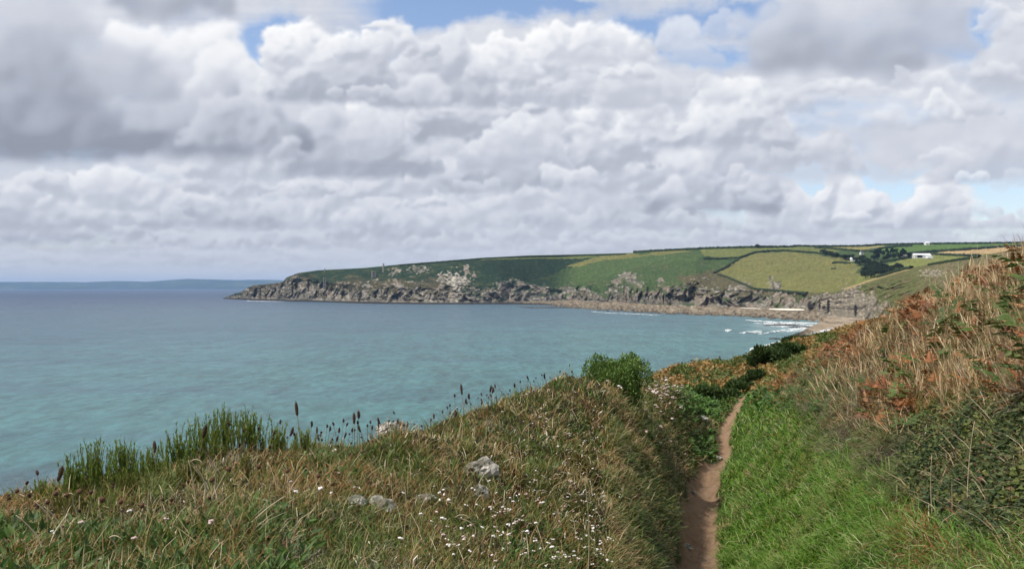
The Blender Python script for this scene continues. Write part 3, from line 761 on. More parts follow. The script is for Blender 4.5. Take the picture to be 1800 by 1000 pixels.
col_pts(1600, (4.8, 1000), (5.7, 900), (6.8, 800), (8.2, 705), (10.3, 622), (13, 552), (20, 566), (40, 575), (90, 592), (150, 680))
col_pts(1700, (2.8, 1250), (4.1, 1000), (5.7, 800), (6.7, 700), (8, 600), (10.2, 512), (14, 528), (30, 545), (90, 590))
col_pts(1800, (1.3, 1800), (2.3, 1320), (3.5, 1000), (4.5, 775), (5.5, 630), (7.2, 482), (10, 500), (30, 530), (90, 590), (150, 650))
col_pts(2000, (1.1, 1700), (1.8, 1300), (2.8, 980), (3.7, 710), (5.2, 470), (8, 465), (30, 500), (90, 570))
col_pts(2600, (1.1, 1350), (2, 950), (3, 520), (4.5, 380), (8, 420), (30, 460), (90, 560), (150, 620))
col_pts(4200, (1.1, 1000), (2, 560), (3, 420), (8, 400), (30, 450), (90, 560), (150, 620))
col_pts(-1500, (1.1, 1450), (2, 1150), (6, 1020), (20, 1050), (60, 1200), (150, 800))
Np = np.array(NEAR, float)
KU, KV = 1 / 250.0, 1.6
def qd(px, d): return np.stack([np.asarray(px) * KU, np.log(np.asarray(d)) * KV], -1)
Qn = qd(Np[:, 0], Np[:, 1])
def tps(r2): return np.where(r2 > 1e-12, .5 * r2 * np.log(np.maximum(r2, 1e-12)), 0)
K_ = tps(((Qn[:, None] - Qn[None]) ** 2).sum(-1)) + np.eye(len(Qn)) * .004
Pm = np.concatenate([np.ones((len(Qn), 1)), Qn], 1)
M_ = np.block([[K_, Pm], [Pm.T, np.zeros((3, 3))]])
sol = np.linalg.solve(M_, np.concatenate([Np[:, 2] - HOR, np.zeros(3)]))
def row_at(px, d):
    """row (photograph pixels below the horizon) of the ground, for arrays"""
    q = qd(px, d).reshape(-1, 2); out = np.empty(len(q))
    for i in range(0, len(q), 40000):
        s = q[i:i + 40000]
        r2 = ((s[:, None] - Qn[None]) ** 2).sum(-1)
        out[i:i + 40000] = tps(r2) @ sol[:-3] + sol[-3] + s @ sol[-2:]
    return out.reshape(np.shape(px))
nU = np.arange(-1500, 4200, 5.0); nD = np.exp(np.arange(math.log(1.15), math.log(150), .0135))
UU, DD = np.meshgrid(nU, nD)
base_row = row_at(UU, DD)
_pd = np.array([1, 1.6, 5, 10, 13.6, 16, 18, 19.6, 22.5, 25.5, 28.4, 33, 42])
_pp = np.array([1210, 1210, 1210, 1229, 1232, 1241, 1252, 1274, 1271, 1282, 1300, 1318, 1345])
_px = (_pp - 900) / FPX * _pd
PWID = lambda d: np.interp(d, [1, 10, 13.6, 16, 18, 19.6, 22.5, 25.5, 28.4, 34], [.25, .265, .28, .25, .27, .17, .20, .24, .22, .12])
PATH = np.stack([_pd, _px], -1)
def path_off(x, y):
    """signed sideways distance from the middle of the footpath"""
    return x - np.interp(y, PATH[:, 0], PATH[:, 1]) - fbm(y * .9, y * 0 + 3, 3, 702) * .05
def ground_z(px, d, rows=None):
    r = row_at(px, d) if rows is None else rows
    x = (px - 900) / FPX * d
    z = EYE - r / FPX * d
    k = np.clip(d / 12, .25, 1.0)
    z = z + fbm(x * .8, d * .8, 4, 701) * .07 * k + fbm(x * 3.1, d * 2.6, 4, 711) * .022 * k
    # turf lumps and hollows on the bank, and the eroded earth face beside the path
    po = path_off(x, d)
    z = z + np.where(po < -.25, fbm(x * 1.9, d * 1.3, 4, 721) * .13, 0) * np.clip(d / 8, .2, 1)
    inp = np.clip(1 - np.abs(po) / (PWID(d) * 1.15), 0, 1) * (d < 33)
    return z - sstep(inp, 0, .5) * .07
ZZ = ground_z(UU, DD, base_row)
XX = (UU - 900) / FPX * DD
NG = np.stack([XX, DD, ZZ], -1)
NPX, NPY = UU, HOR + (EYE - ZZ) / DD * FPX
g1 = fbm(XX * 1.1, DD * .9, 5, 731); g2 = fbm(XX * 7, DD * 6, 4, 741)
GC = lay(np.zeros(NG.shape) + np.array([.060, .052, .026]), sstep(g1, -.3, .5), np.array([.085, .062, .034]))
GC = lay(GC, sstep(g2, .1, .7), np.array([.035, .034, .018]), .7)
po_ = path_off(XX, DD)
verge = np.exp(-(np.where(po_ > 0, po_ / np.interp(DD, [1, 10, 30], [1.6, 1.5, 2.2]), po_ / .55)) ** 2) * (DD < 32)
GC = lay(GC, sstep(verge + g1 * .2, .2, .6), np.array([.040, .070, .018]))
soil = (sstep(1 - np.abs(path_off(XX, DD)) / PWID(DD) + g2 * .22 + fbm(XX * 2.4, DD * 2.0, 3, 761) * .16, -.02, .16) * (DD < 34))
PC = lay(np.zeros(NG.shape) + np.array([.36, .235, .145]), sstep(g2, -.1, .6), np.array([.23, .145, .09]), .8)
PC = lay(PC, sstep(fbm(XX * 22, DD * 14, 3, 751), .25, .6), np.array([.36, .27, .20]), .6)
GC = lay(GC, soil, PC[...]) if False else GC * (1 - soil[..., None]) + PC * soil[..., None]
# bare patch beside the path and the dark earth face under the second hump
bare = np.exp(-((NPX - 1300) / 16) ** 2 - ((NPY - 900) / 60) ** 2) + np.exp(-((NPX - 1312) / 14) ** 2 - ((NPY - 960) / 40) ** 2)
GC = lay(GC, sstep(bare + g2 * .3, .45, .8), np.array([.21, .135, .09]), .8)
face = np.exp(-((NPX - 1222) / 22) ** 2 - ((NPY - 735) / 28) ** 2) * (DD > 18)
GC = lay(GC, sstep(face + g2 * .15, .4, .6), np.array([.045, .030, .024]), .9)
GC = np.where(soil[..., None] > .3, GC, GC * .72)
near_m, N_, b_, o_ = material("hillside_earth", .95, .1)
atn = N_.n('ShaderNodeAttribute', attribute_name='Col').outputs['Color']
posn = N_.n('ShaderNodeNewGeometry').outputs['Position']
fn1 = N_.noise(posn, 14.0, 6, .7); fn2 = N_.noise(posn, 60.0, 5, .7)
N_.put(b_.inputs['Base Color'], N_.v('SCALE', atn, scale=N_.m('ADD', .45, N_.m('MULTIPLY', N_.m('ADD', fn1, fn2), .55))))
bn_ = N_.n('ShaderNodeBump'); bn_.inputs['Distance'].default_value = .09; bn_.inputs['Strength'].default_value = 1.0
N_.put(bn_.inputs['Height'], N_.m('ADD', fn1, N_.m('MULTIPLY', fn2, .5))); N_.put(b_.inputs['Normal'], bn_.outputs[0])
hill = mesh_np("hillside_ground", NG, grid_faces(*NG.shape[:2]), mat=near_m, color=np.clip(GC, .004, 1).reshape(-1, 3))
tag(hill, "steep coastal bank and hillside with a worn footpath", None, None, "structure")
bvhN = BVHTree.FromPolygons([tuple(v) for v in NG.reshape(-1, 3).tolist()], grid_faces(*NG.shape[:2]).tolist())
def hitN(px, py):
    d = Vector(((px - 900) / FPX, 1, -(py - HOR) / FPX)).normalized()
    h = bvhN.ray_cast(Vector((0, 0, EYE)), d, 400)
    return h[0]
# shares of the picture per sample of (column, log distance): steep or near ground gets more plants
slope = np.clip(-np.gradient(NPY, axis=0), 0, None)
vis_top = np.minimum.accumulate(NPY, axis=0)
visible = NPY <= vis_top + 2.0
# ------------------------------------------------------------------ plants on the near hillside
rng = np.random.RandomState(12)
LOGD = np.log(nD)
def sample(n, weight):
    """n ground points (column, distance, height) drawn from a weight grid over the hillside"""
    w = np.clip(weight, 0, None).ravel(); cdf = np.cumsum(w); cdf /= cdf[-1]
    idx = np.searchsorted(cdf, rng.rand(n)); idx = np.minimum(idx, len(w) - 1)
    i, j = np.divmod(idx, len(nU))
    fi = np.clip(i + rng.rand(n) - .5, 0, len(nD) - 1.001); fj = np.clip(j + rng.rand(n) - .5, 0, len(nU) - 1.001)
    return at_grid(fi, fj)
def at_grid(fi, fj):
    i = fi.astype(int); j = fj.astype(int); a = fi - i; b = fj - j
    def L(A): return (A[i, j] * (1 - a) + A[i + 1, j] * a) * (1 - b) + (A[i, j + 1] * (1 - a) + A[i + 1, j + 1] * a) * b
    d = np.exp(L(np.log(DD))); px = L(UU)
    z = L(ZZ)
    x = (px - 900) / FPX * d
    return dict(px=px, d=d, x=x, z=z, py=HOR + (EYE - z) / d * FPX, p=np.stack([x, d, z], -1))
def ground_xy(x, y):
    px = 900 + x / y * FPX
    fi = np.clip((np.log(y) - LOGD[0]) / (LOGD[1] - LOGD[0]), 0, len(nD) - 1.001); fj = np.clip((px - nU[0]) / 5.0, 0, len(nU) - 1.001)
    return at_grid(np.atleast_1d(fi), np.atleast_1d(fj))['z']
def palette(n, cols, probs, var=.18):
    c = np.array(cols)[rng.choice(len(cols), n, p=np.array(probs) / sum(probs))]
    return c * (1 + (rng.rand(n, 1) - .5) * 2 * var) * (1 + (rng.rand(n, 3) - .5) * .12)
def blades(base, length, width, az, lean, curl, colr, ts=(0, .42, .78, 1.0), tipc=None, flat_az=None):
    """grass blades as tapering strips"""
    n = len(base); k = len(ts)
    dirh = np.stack([np.cos(az), np.sin(az), 0 * az], -1)
    fa = az + rng.uniform(-1.2, 1.2, n) + np.pi / 2 if flat_az is None else flat_az
    side = np.stack([np.cos(fa), np.sin(fa), 0 * az], -1)
    pos = base.copy(); pts = [pos.copy()]; prev = 0
    for t in ts[1:]:
        ang = lean + curl * ((t + prev) / 2) ** 1.3
        step = (length * (t - prev))[:, None]
        pos = pos + step * (dirh * np.sin(ang)[:, None] + np.array([0, 0, 1.0]) * np.cos(ang)[:, None])
        pts.append(pos.copy()); prev = t
    V = []; Cc = []
    for q, t in enumerate(ts):
        c = colr if tipc is None else colr * (1 - t) + tipc * t
        if q == k - 1:
            V.append(pts[q]); Cc.append(c)
        else:
            w = (width * (1 - .75 * t ** 2) * .5)[:, None]
            V += [pts[q] - side * w, pts[q] + side * w]; Cc += [c, c]
    V = np.stack(V, 1); Cc = np.stack(Cc, 1); m = 2 * (k - 1) + 1
    o = (np.arange(n) * m)[:, None]
    quads = np.concatenate([o + np.array([[2 * q, 2 * q + 1, 2 * q + 3, 2 * q + 2]]) for q in range(k - 2)], 0)
    tris = o + np.array([[2 * (k - 2), 2 * (k - 2) + 1, 2 * (k - 1)]])
    return V.reshape(-1, 3), quads, tris, Cc.reshape(-1, 3)
def leaves(c, nrm, up, length, width, colr, fold=.25):
    """leaves: 4-sided blade folded at the midrib. c centre/base, up = direction of the leaf, nrm = face normal"""
    up = up / np.linalg.norm(up, axis=-1, keepdims=True)
    s = np.cross(up, nrm); s /= np.linalg.norm(s, axis=-1, keepdims=True) + 1e-9
    nn = np.cross(s, up)
    L = length[:, None]; w = width[:, None] * .5
    V = np.stack([c, c + up * L * .45 - s * w + nn * w * fold, c + up * L * .5, c + up * L * .45 + s * w + nn * w * fold, c + up * L - nn * w * fold * .6], 1)
    n = len(c); o = (np.arange(n) * 5)[:, None]
    tris = np.concatenate([o + np.array([[0, 2, 1]]), o + np.array([[1, 2, 4]]), o + np.array([[0, 3, 2]]), o + np.array([[2, 3, 4]])], 0)
    return V.reshape(-1, 3), np.zeros((0, 4), int), tris, np.repeat(colr, 5, 0)
def join(parts):
    V, Q, T, Cc, o = [], [], [], [], 0
    for v, q, t, c in parts:
        V.append(v); Q.append(q + o); T.append(t + o); Cc.append(c); o += len(v)
    return np.concatenate(V), np.concatenate(Q), np.concatenate(T), np.concatenate(Cc)
grass_m = col_mat("grass_blades", .6, .3, transl=.22)
leaf_m = col_mat("plant_leaves", .6, .22, transl=.18)
dry_m = col_mat("dry_stems", .85, .15, transl=.12)
def stuff(name, data, mat, label, smooth=False):
    v, q, t, c = data
    return tag(mesh_np(name, v, q, t, mat, np.clip(c, .003, 1), smooth), label, None, None, "stuff")
U_ = lambda a, b, n: rng.uniform(a, b, n)

po = path_off(XX, DD)
onpath = (po < PWID(DD) * .95) & (po > -PWID(DD) * 1.12) & (DD < 34)
vis = np.where(visible, 1.0, .22)
Wt = (slope + 1.2) * vis * (~onpath)
inview = np.where((NPX > -160) & (NPX < 1960) & (NPY < 1100), 1.0, np.where((NPX > -600) & (NPX < 2700), .12, .03))
Wt = Wt * inview * (DD < 110)
zn = fbm(NPX / 110, NPY / 70, 4, 801) * 1.0
zn2 = fbm(NPX / 30, NPY / 22, 4, 811)
def soft(poly, jit=26):
    return inpoly(NPX + zn * jit + zn2 * 10, NPY + zn2 * jit * .6, poly) * 1.0
Z_left = (po < 0) & (DD < 26)
Z_verge = soft([(1262, 1100), (1262, 860), (1270, 790), (1300, 700), (1350, 690), (1430, 745), (1500, 800), (1570, 850), (1590, 930), (1600, 1100)], 20) * (po > 0)
Z_bankside = ((po < 0) & (po > -1.0 - .035 * DD) & (NPX > 1060)) * 1.0
Z_back = ((DD > 27)) * 1.0
Z_dry = soft([(1380, 660), (1500, 560), (1650, 480), (1750, 420), (1960, 380), (1960, 720), (1700, 720), (1620, 700), (1560, 780), (1460, 750)], 30) * (po > 0) * (DD < 30)
Z_bramble = soft([(1575, 800), (1640, 735), (1720, 715), (1960, 700), (1960, 960), (1720, 960), (1640, 930), (1590, 860)], 26) * (DD < 12)
Z_rust = np.maximum.reduce([soft(p, 14) for p in ([(1500, 545), (1560, 525), (1640, 520), (1610, 590), (1530, 580), (1480, 590)], [(1660, 470), (1720, 440), (1790, 440), (1790, 520), (1690, 520)],
                          [(1520, 700), (1600, 690), (1610, 740), (1560, 770), (1520, 745)], [(1440, 610), (1520, 590), (1500, 640), (1440, 660)], [(1340, 690), (1390, 640), (1420, 660), (1370, 720)])]) * (DD < 30)

# --- turf everywhere: several colours of fine grass
def zval(Z, s):
    fi = np.clip((np.log(s['d']) - LOGD[0]) / (LOGD[1] - LOGD[0]), 0, len(nD) - 1).round().astype(int)
    fj = np.clip((s['px'] - nU[0]) / 5.0, 0, len(nU) - 1).round().astype(int)
    return Z[fi, fj]
tuss = fbm(XX * 2.3, DD * 1.5, 4, 841, .6)                 # tussocks and gaps
def turf(n, W8, cols, probs, lmin, lmax, lean=(.1, .9), curl=(.2, 1.3), wk=1.0, lay_dir=None, tip=None, patch=None):
    s = sample(n, W8)
    tz = zval(tuss, s)
    L = U_(lmin, lmax, n) * np.interp(s['d'], [2.5, 4, 7, 12, 18, 30], [.62, .75, 1.0, 1.2, 1.15, 1.2]) * np.clip(1 + .55 * tz, .35, 2.0)
    w = np.maximum(.0032, .00080 * s['d']) * U_(.7, 1.6, n) * wk
    az = U_(0, 2 * np.pi, n) if lay_dir is None else lay_dir + rng.normal(0, 1.0, n)
    # neighbours lean the same way in drifts
    az = az + 1.0 * fbm(s['x'] * 1.6, s['d'] * 1.2, 3, 851)
    base = s['p'] - np.array([0, 0, .012])
    c = palette(n, cols, probs)
    if patch:                                             # patches of species and of painted recess shade: (colour, probability) chosen by a noise field
        for seed_, thr, cc, pr in patch:
            f = fbm(s['x'] * 1.15 + seed_, s['d'] * .8, 4, 860 + seed_) + rng.normal(0, .16, n)
            k = (f > thr) & (rng.rand(n) < pr)
            c[k] = palette(int(k.sum()), cc, [1] * len(cc))
    keep = (tz + rng.normal(0, .3, n)) > -1.05
    return blades(base[keep], L[keep], w[keep], az[keep], U_(*lean, n)[keep], U_(*curl, n)[keep], c[keep], tipc=None if tip is None else (c * np.array(tip))[keep]), s
olive = [(.100, .115, .022), (.155, .130, .030), (.21, .135, .045), (.27, .160, .060), (.42, .32, .18), (.070, .100, .026), (.26, .11, .05)]
WB = Wt * (1 - Z_verge) * (1 - .75 * Z_dry) * (1 - .8 * Z_bramble) * (1 - .6 * Z_back)
gre = sstep(zn + zn2 * .35, .0, .55)
PB = [(1, .28, [(.33, .17, .065), (.26, .13, .055), (.38, .25, .11)], .5), (2, .3, [(.46, .36, .20), (.38, .28, .14)], .6), (3, .12, [(.070, .125, .018), (.10, .155, .026)], .8), (4, .45, [(.20, .19, .13), (.28, .25, .18)], .7)]
t1, _ = turf(120000, WB * (1 - gre * .7), olive, [2, 3, 3, 3, 1.2, 1.6, 1.6], .045, .125, (.1, 1.1), (.2, 1.8), patch=PB)
t2, _ = turf(62000, WB * (.25 + gre), [(.085, .135, .026), (.12, .155, .032), (.065, .10, .022), (.19, .17, .055)], [3, 3, 2, 2], .05, .14, patch=PB[:1])
stuff("bank_grass", join([t1, t2]), grass_m, "short brown and olive grass covering the bank")
ta, _ = turf(3600, WB * (po < 0) * (DD < 15), [(.42, .34, .20), (.30, .20, .10), (.16, .19, .05), (.52, .44, .30)], [3, 3, 3, 2], .11, .24, (.0, .9), (.1, 1.6), .75)
tb, _ = turf(3600, WB * (po < 0) * (DD < 16) * (np.exp(-((NPX - 1000) / 110) ** 2 - ((NPY - 830) / 110) ** 2) + .25), [(.62, .53, .40), (.55, .42, .30), (.66, .60, .52)], [3, 2, 2], .05, .12, (.1, .8), (1.6, 3.2), 1.25)
stuff("tall_bank_grass", join([ta, tb]), dry_m, "thin taller grass stems and pale curled dead blades on the bank")
# --- the side of the bank towards the path
t3, _ = turf(46000, Wt * Z_bankside, [(.075, .125, .022), (.11, .145, .032), (.22, .18, .07), (.055, .085, .020), (.34, .26, .15)], [4, 3, 3, 2, 1.4], .07, .19, (.2, 1.3), (.4, 1.9), 1.1, patch=[(5, .15, [(.26, .17, .08), (.36, .25, .13)], .7), (6, .3, [(.05, .075, .018)], .8)])  # the darkest green patches are painted shade of recesses
stuff("bankside_grass", t3, grass_m, "lank mixed grass hanging over the side of the bank by the path")
# --- bright verge right of the path
Zv2 = Z_verge * (1 - .5 * sstep(tuss + zn2 * .4, .3, .8))
PV = [(7, .20, [(.17, .19, .045), (.25, .22, .09)], .6), (8, .25, [(.045, .10, .016), (.035, .08, .014)], .75), (9, .50, [(.34, .28, .15), (.24, .17, .08)], .6)]
t4, _ = turf(88000, Wt * Zv2, [(.072, .165, .008), (.105, .21, .012), (.036, .092, .007), (.17, .23, .028), (.38, .34, .16)], [4, 3.4, 3.4, 1.8, .6], .05, .145, (.1, 1.1), (.3, 1.8), 1.3, patch=PV)
t4b, _ = turf(9000, Wt * Z_verge * sstep(tuss, -.2, .5), [(.095, .20, .018), (.14, .23, .035), (.30, .32, .14)], [4, 3, 1], .13, .24, (.1, .8), (.8, 2.2), 1.15)
big_w = Wt * np.maximum(Z_verge * (NPX > 1450), soft([(1500, 820), (1700, 950), (1960, 930), (1960, 1100), (1450, 1100)], 20)) * (DD < 10)
t5, _ = turf(7500, big_w, [(.085, .185, .018), (.12, .22, .035), (.22, .28, .09), (.44, .42, .24)], [4, 3, 1.4, .6], .14, .30, (.1, 1.0), (.6, 2.2), 1.25)
stuff("verge_grass", join([t4, t4b, t5]), grass_m, "bright green grass growing along the right of the path")
# --- right slope: tall dry grass, brown stems and thatch
dryc = [(.29, .18, .085), (.40, .28, .155), (.20, .11, .055), (.54, .43, .29), (.15, .12, .045), (.085, .10, .03), (.32, .13, .055)]
PD = [(10, .12, [(.34, .125, .045), (.27, .10, .04), (.38, .18, .08)], .6), (11, .12, [(.085, .115, .03), (.13, .15, .045)], .65), (12, .3, [(.22, .19, .155), (.30, .26, .21)], .6), (13, .2, [(.10, .075, .05), (.07, .06, .04)], .6)]
t6, _ = turf(80000, Wt * (Z_dry * 1.0 + .14 * (po > 1.2) * (DD < 30)) * (1 - .8 * Z_bramble), dryc, [4, 3, 4, 1.2, 2.2, 1.6, 1.8], .07, .20, (.2, 1.4), (.2, 2.0), 1.1, patch=PD)
t7, _ = turf(6500, Wt * Z_dry * (DD < 16), [(.48, .35, .20), (.60, .48, .32), (.38, .23, .12)], [4, 3, 3], .17, .34, (.0, .6), (.0, .9), 1.0)
t8, _ = turf(9500, Wt * np.maximum(Z_dry, Z_bramble * .35) * (DD < 16), [(.10, .145, .045), (.17, .20, .075), (.28, .28, .15)], [4, 3, 1.4], .08, .20, (.2, 1.2), (.5, 2.0), 1.4)
t7b, _ = turf(4200, Wt * Z_dry * (NPX > 1600) * (DD < 12) * np.clip((NPX - 1600) / 120, 0, 1), [(.60, .46, .28), (.50, .36, .20), (.68, .57, .40), (.36, .22, .11)], [4, 3, 2, 2], .16, .36, (.0, .35), (.0, .6), 1.15)
stuff("dry_grass", join([t6, t7, t7b, t8]), dry_m, "tall tan and brown dry grass on the slope right of the path")
# --- undergrowth band above the verge: grey brown dead stems and dull green
t9, _ = turf(34000, Wt * soft([(1370, 690), (1450, 640), (1560, 700), (1640, 790), (1600, 880), (1450, 790)], 34) * (po > 0) * (DD < 24), [(.12, .135, .045), (.26, .20, .12), (.065, .09, .028), (.42, .34, .24), (.10, .16, .035)], [4, 1.6, 4, 1.0, 3], .09, .22, (.4, 1.4), (.4, 2.0), 1.1, patch=[(14, .3, [(.075, .055, .042), (.11, .09, .07)], .7)])
stuff("undergrowth", t9, grass_m, "tangled grey green growth between the verge and the dry grass")
# --- back slope: short bracken seen from afar
WK = (slope + .8) * vis * ((DD > 25) & (DD < 105) & (NPX > 1080)) * (~onpath)
nb = 42000
s = sample(nb, WK)
fl = np.stack([U_(-1, 1, nb), U_(-1, 1, nb), U_(-.1, .7, nb)], -1)
nz_ = zval(zn + zn2 * .8, s)
gmix = np.where((nz_ > .05)[:, None], palette(nb, [(.11, .135, .032), (.07, .10, .025), (.16, .145, .042)], [3, 3, 1]), palette(nb, [(.26, .15, .050), (.33, .19, .07), (.20, .15, .045), (.36, .28, .15)], [4, 3, 3, .8]))
low_ = (s['py'] > 694) & (s['px'] < 1320)
gmix[low_] = palette(low_.sum(), [(.06, .12, .02), (.09, .14, .03)], [1, 1])
sz_ = .0036 * s['d'] * U_(.5, 1.5, nb)
stuff("bracken_slope", leaves(s['p'] + np.array([0, 0, 1.0]) * (U_(0, 1, nb) * .0035 * s['d'])[:, None], rng.normal(0, 1, (nb, 3)), fl, sz_, sz_ * .55, gmix), leaf_m, "green and orange bracken on the slope above the beach")
tr_, _ = turf(2600, Wt * np.exp(-((NPX - 1610) / 42) ** 2 - ((NPY - 950) / 42) ** 2), [(.30, .13, .055), (.24, .10, .045), (.40, .25, .12)], [3, 3, 1], .07, .16, (.4, 1.4), (.3, 1.8), 1.3)
stuff("rusty_patch", tr_, dry_m, "low rusty patch of dead growth beside the brambles")
# --- rust coloured bracken fronds
def fronds(s, n, Lr, cols, probs, seg=9):
    az = U_(0, 2 * np.pi, n); L = U_(*Lr, n); lean = U_(.5, 1.25, n); dirh = np.stack([np.cos(az), np.sin(az), 0 * az], -1)
    up = np.array([0, 0, 1.0]); parts = []
    c = palette(n, cols, probs)
    sid = np.stack([-np.sin(az), np.cos(az), 0 * az], -1)
    root = s['p'].copy(); h0 = U_(.02, .22, n)[:, None]
    pos = root + up * h0
    parts.append(blades(root, h0[:, 0] + .02, np.full(n, .006), az, np.zeros(n), np.zeros(n), c * .8, ts=(0, .5, 1.0)))
    for k in range(seg):
        t = (k + .5) / seg; ang = lean + .6 * t
        dv = dirh * np.sin(ang)[:, None] + up * np.cos(ang)[:, None]
        pos = pos + dv * (L / seg)[:, None]
        ll = L * (.36 * (1 - t) + .05) * U_(.8, 1.2, n)
        for sg in (-1, 1):
            d_ = sid * sg + dv * .45 - up * .25 + rng.normal(0, .12, (n, 3))
            parts.append(leaves(pos, np.cross(dv, sid), d_, ll, ll * .36 + .006, c * (1 + (rng.rand(n, 1) - .5) * .3), .3))
    return join(parts)
n = 1150; s = sample(n, (slope + .3) * (Z_rust * np.where(NPX > 1660, .7, 1) * np.where(NPY > 690, .3, 1) + .05 * Z_dry) * visible)
stuff("rusty_bracken", fronds(s, n, (.09, .24), [(.30, .125, .055), (.21, .09, .042), (.38, .21, .11), (.14, .07, .042), (.27, .185, .10)], [4, 4, 2, 3, 2]), dry_m, "rusty orange dead bracken fronds among the dry grass")
n = 260; s = sample(n, (slope + .3) * np.maximum(soft([(1340, 700), (1440, 640), (1500, 700), (1420, 760)], 20), Z_dry * .12) * visible * (po > 0) * (DD < 26))
stuff("green_bracken", fronds(s, n, (.2, .36), [(.075, .12, .03), (.055, .09, .025), (.12, .14, .045)], [3, 3, 1]), leaf_m, "dull green bracken fronds above the verge")
# --- brambles
bl_ = fbm(XX * 2.4, DD * 2.0, 4, 831)
n = 27000; s = sample(n, (slope + .5) * np.where(visible, 1, .3) * Z_bramble * np.clip(bl_ + .75, .05, 1.6))
bump_ = .10 + .14 * zval(bl_, s)
hh_ = U_(0, 1, n) ** .6 * np.clip(bump_, .01, .4)
sz_ = U_(.012, .040, n)
nb_ = rng.normal(0, .55, (n, 3)) + np.array([-.25, -.45, .9])
cb_ = palette(n, [(.048, .076, .025), (.075, .100, .034), (.028, .046, .018), (.15, .155, .045), (.16, .10, .055)], [4, 4, 4, .7, .5], .3)
f = fbm(s['x'] * 1.8 + 3, s['d'] * 1.4, 3, 836); k = (f > .25) & (rng.rand(n) < .6); cb_[k] = palette(int(k.sum()), [(.13, .145, .04), (.10, .13, .035)], [1, 1])
stuff("bramble_leaves", leaves(s['p'] + np.array([0, 0, 1.0]) * hh_[:, None], nb_, rng.normal(0, 1, (n, 3)) * np.array([1, 1, .5]), sz_, sz_ * U_(.5, .85, n), cb_), leaf_m, "dark green bramble leaves sprawling over the right bank")
tbr, _ = turf(900, Wt * Z_bramble, [(.34, .25, .15), (.20, .13, .08), (.46, .38, .27)], [3, 3, 2], .16, .42, (.3, 1.3), (.2, 1.5), 1.0)
stuff("bramble_stems", tbr, dry_m, "thin brown stems and straws over the brambles")
# --- broad weeds lower left and right verge edge
n = 6500; s = sample(n, (slope + .4) * visible * (soft([(-100, 920), (200, 930), (420, 880), (560, 920), (500, 1100), (-100, 1100)], 30) + .5 * soft([(460, 800), (640, 790), (700, 830), (560, 860)], 20) + .5 * soft([(860, 900), (1000, 930), (1000, 1100), (860, 1100)], 20)) * (gre + .25))
sz_ = U_(.030, .075, n)
stuff("broad_leaf_weeds", leaves(s['p'], rng.normal(0, .5, (n, 3)) + np.array([0, -.2, .8]), rng.normal(0, 1, (n, 3)) * np.array([1, 1, .3]) + np.array([0, 0, .65]), sz_, sz_ * .30,
      palette(n, [(.065, .12, .030), (.085, .15, .035), (.05, .09, .03)], [3, 2, 3])), leaf_m, "low green weeds with narrow leaves in the grass")
n = 3500; s = sample(n, (slope + .4) * visible * (np.exp(-((NPX - 1232) / 30) ** 2 - ((NPY - 712) / 20) ** 2) + .5 * np.exp(-((NPX - 1340) / 30) ** 2 - ((NPY - 705) / 14) ** 2) + np.exp(-((NPX - 1235) / 22) ** 2 - ((NPY - 790) / 16) ** 2)) * ~onpath)
sz_ = .0075 * s['d'] * U_(.5, 1.1, n)
stuff("pathside_weeds", leaves(s['p'] + np.array([0, 0, 1.0]) * U_(0, .12, n)[:, None], rng.normal(0, .5, (n, 3)) + np.array([0, -.3, .8]), rng.normal(0, 1, (n, 3)), sz_, sz_ * .6,
      palette(n, [(.06, .13, .025), (.09, .17, .035), (.04, .08, .02)], [3, 2, 3])), leaf_m, "leafy green weeds beside the far end of the path")
tp_, _ = turf(900, Wt.max() * ((np.abs(po) < PWID(DD) * 1.05) & (DD < 30)) * visible * (slope + .3) * sstep(np.abs(po) / PWID(DD) + zn2 * .3, .45, 1.0), [(.08, .15, .02), (.13, .17, .04), (.38, .30, .17)], [3, 2, 2], .02, .06, (.4, 1.4), (.3, 1.4), 1.1)
stuff("path_tufts", tp_, grass_m, "small tufts of grass and straw creeping over the path")
# pebbles and crumbs of earth on the path
n = 1700; s = sample(n, (slope + .2) * ((np.abs(po) < PWID(DD) * 1.25) & (DD < 30)) * visible)
ico = np.array([(0, 0, 1), (.9, 0, .3), (.28, .85, .3), (-.72, .53, .3), (-.72, -.53, .3), (.28, -.85, .3), (0, 0, -1)], float)
icf = np.array([(0, 1, 2), (0, 2, 3), (0, 3, 4), (0, 4, 5), (0, 5, 1), (6, 2, 1), (6, 3, 2), (6, 4, 3), (6, 5, 4), (6, 1, 5)])
sc3 = (U_(.005, .020, n) * (1 + (U_(0, 1, n) > .95) * .8))[:, None, None] * np.stack([U_(.7, 1.3, n), U_(.7, 1.3, n), U_(.4, .7, n)], -1)[:, None]
V = s['p'][:, None] + ico[None] * sc3 * (1 + rng.normal(0, .12, (n, 7, 1)))
T = ((np.arange(n) * 7)[:, None, None] + icf[None]).reshape(-1, 3)
stuff("path_pebbles", (V.reshape(-1, 3), np.zeros((0, 4), int), T, np.repeat(palette(n, [(.22, .15, .11), (.34, .27, .21), (.15, .10, .075)], [4, 1.5, 3]), 7, 0)), dry_m, "small stones and crumbs of earth on the path")
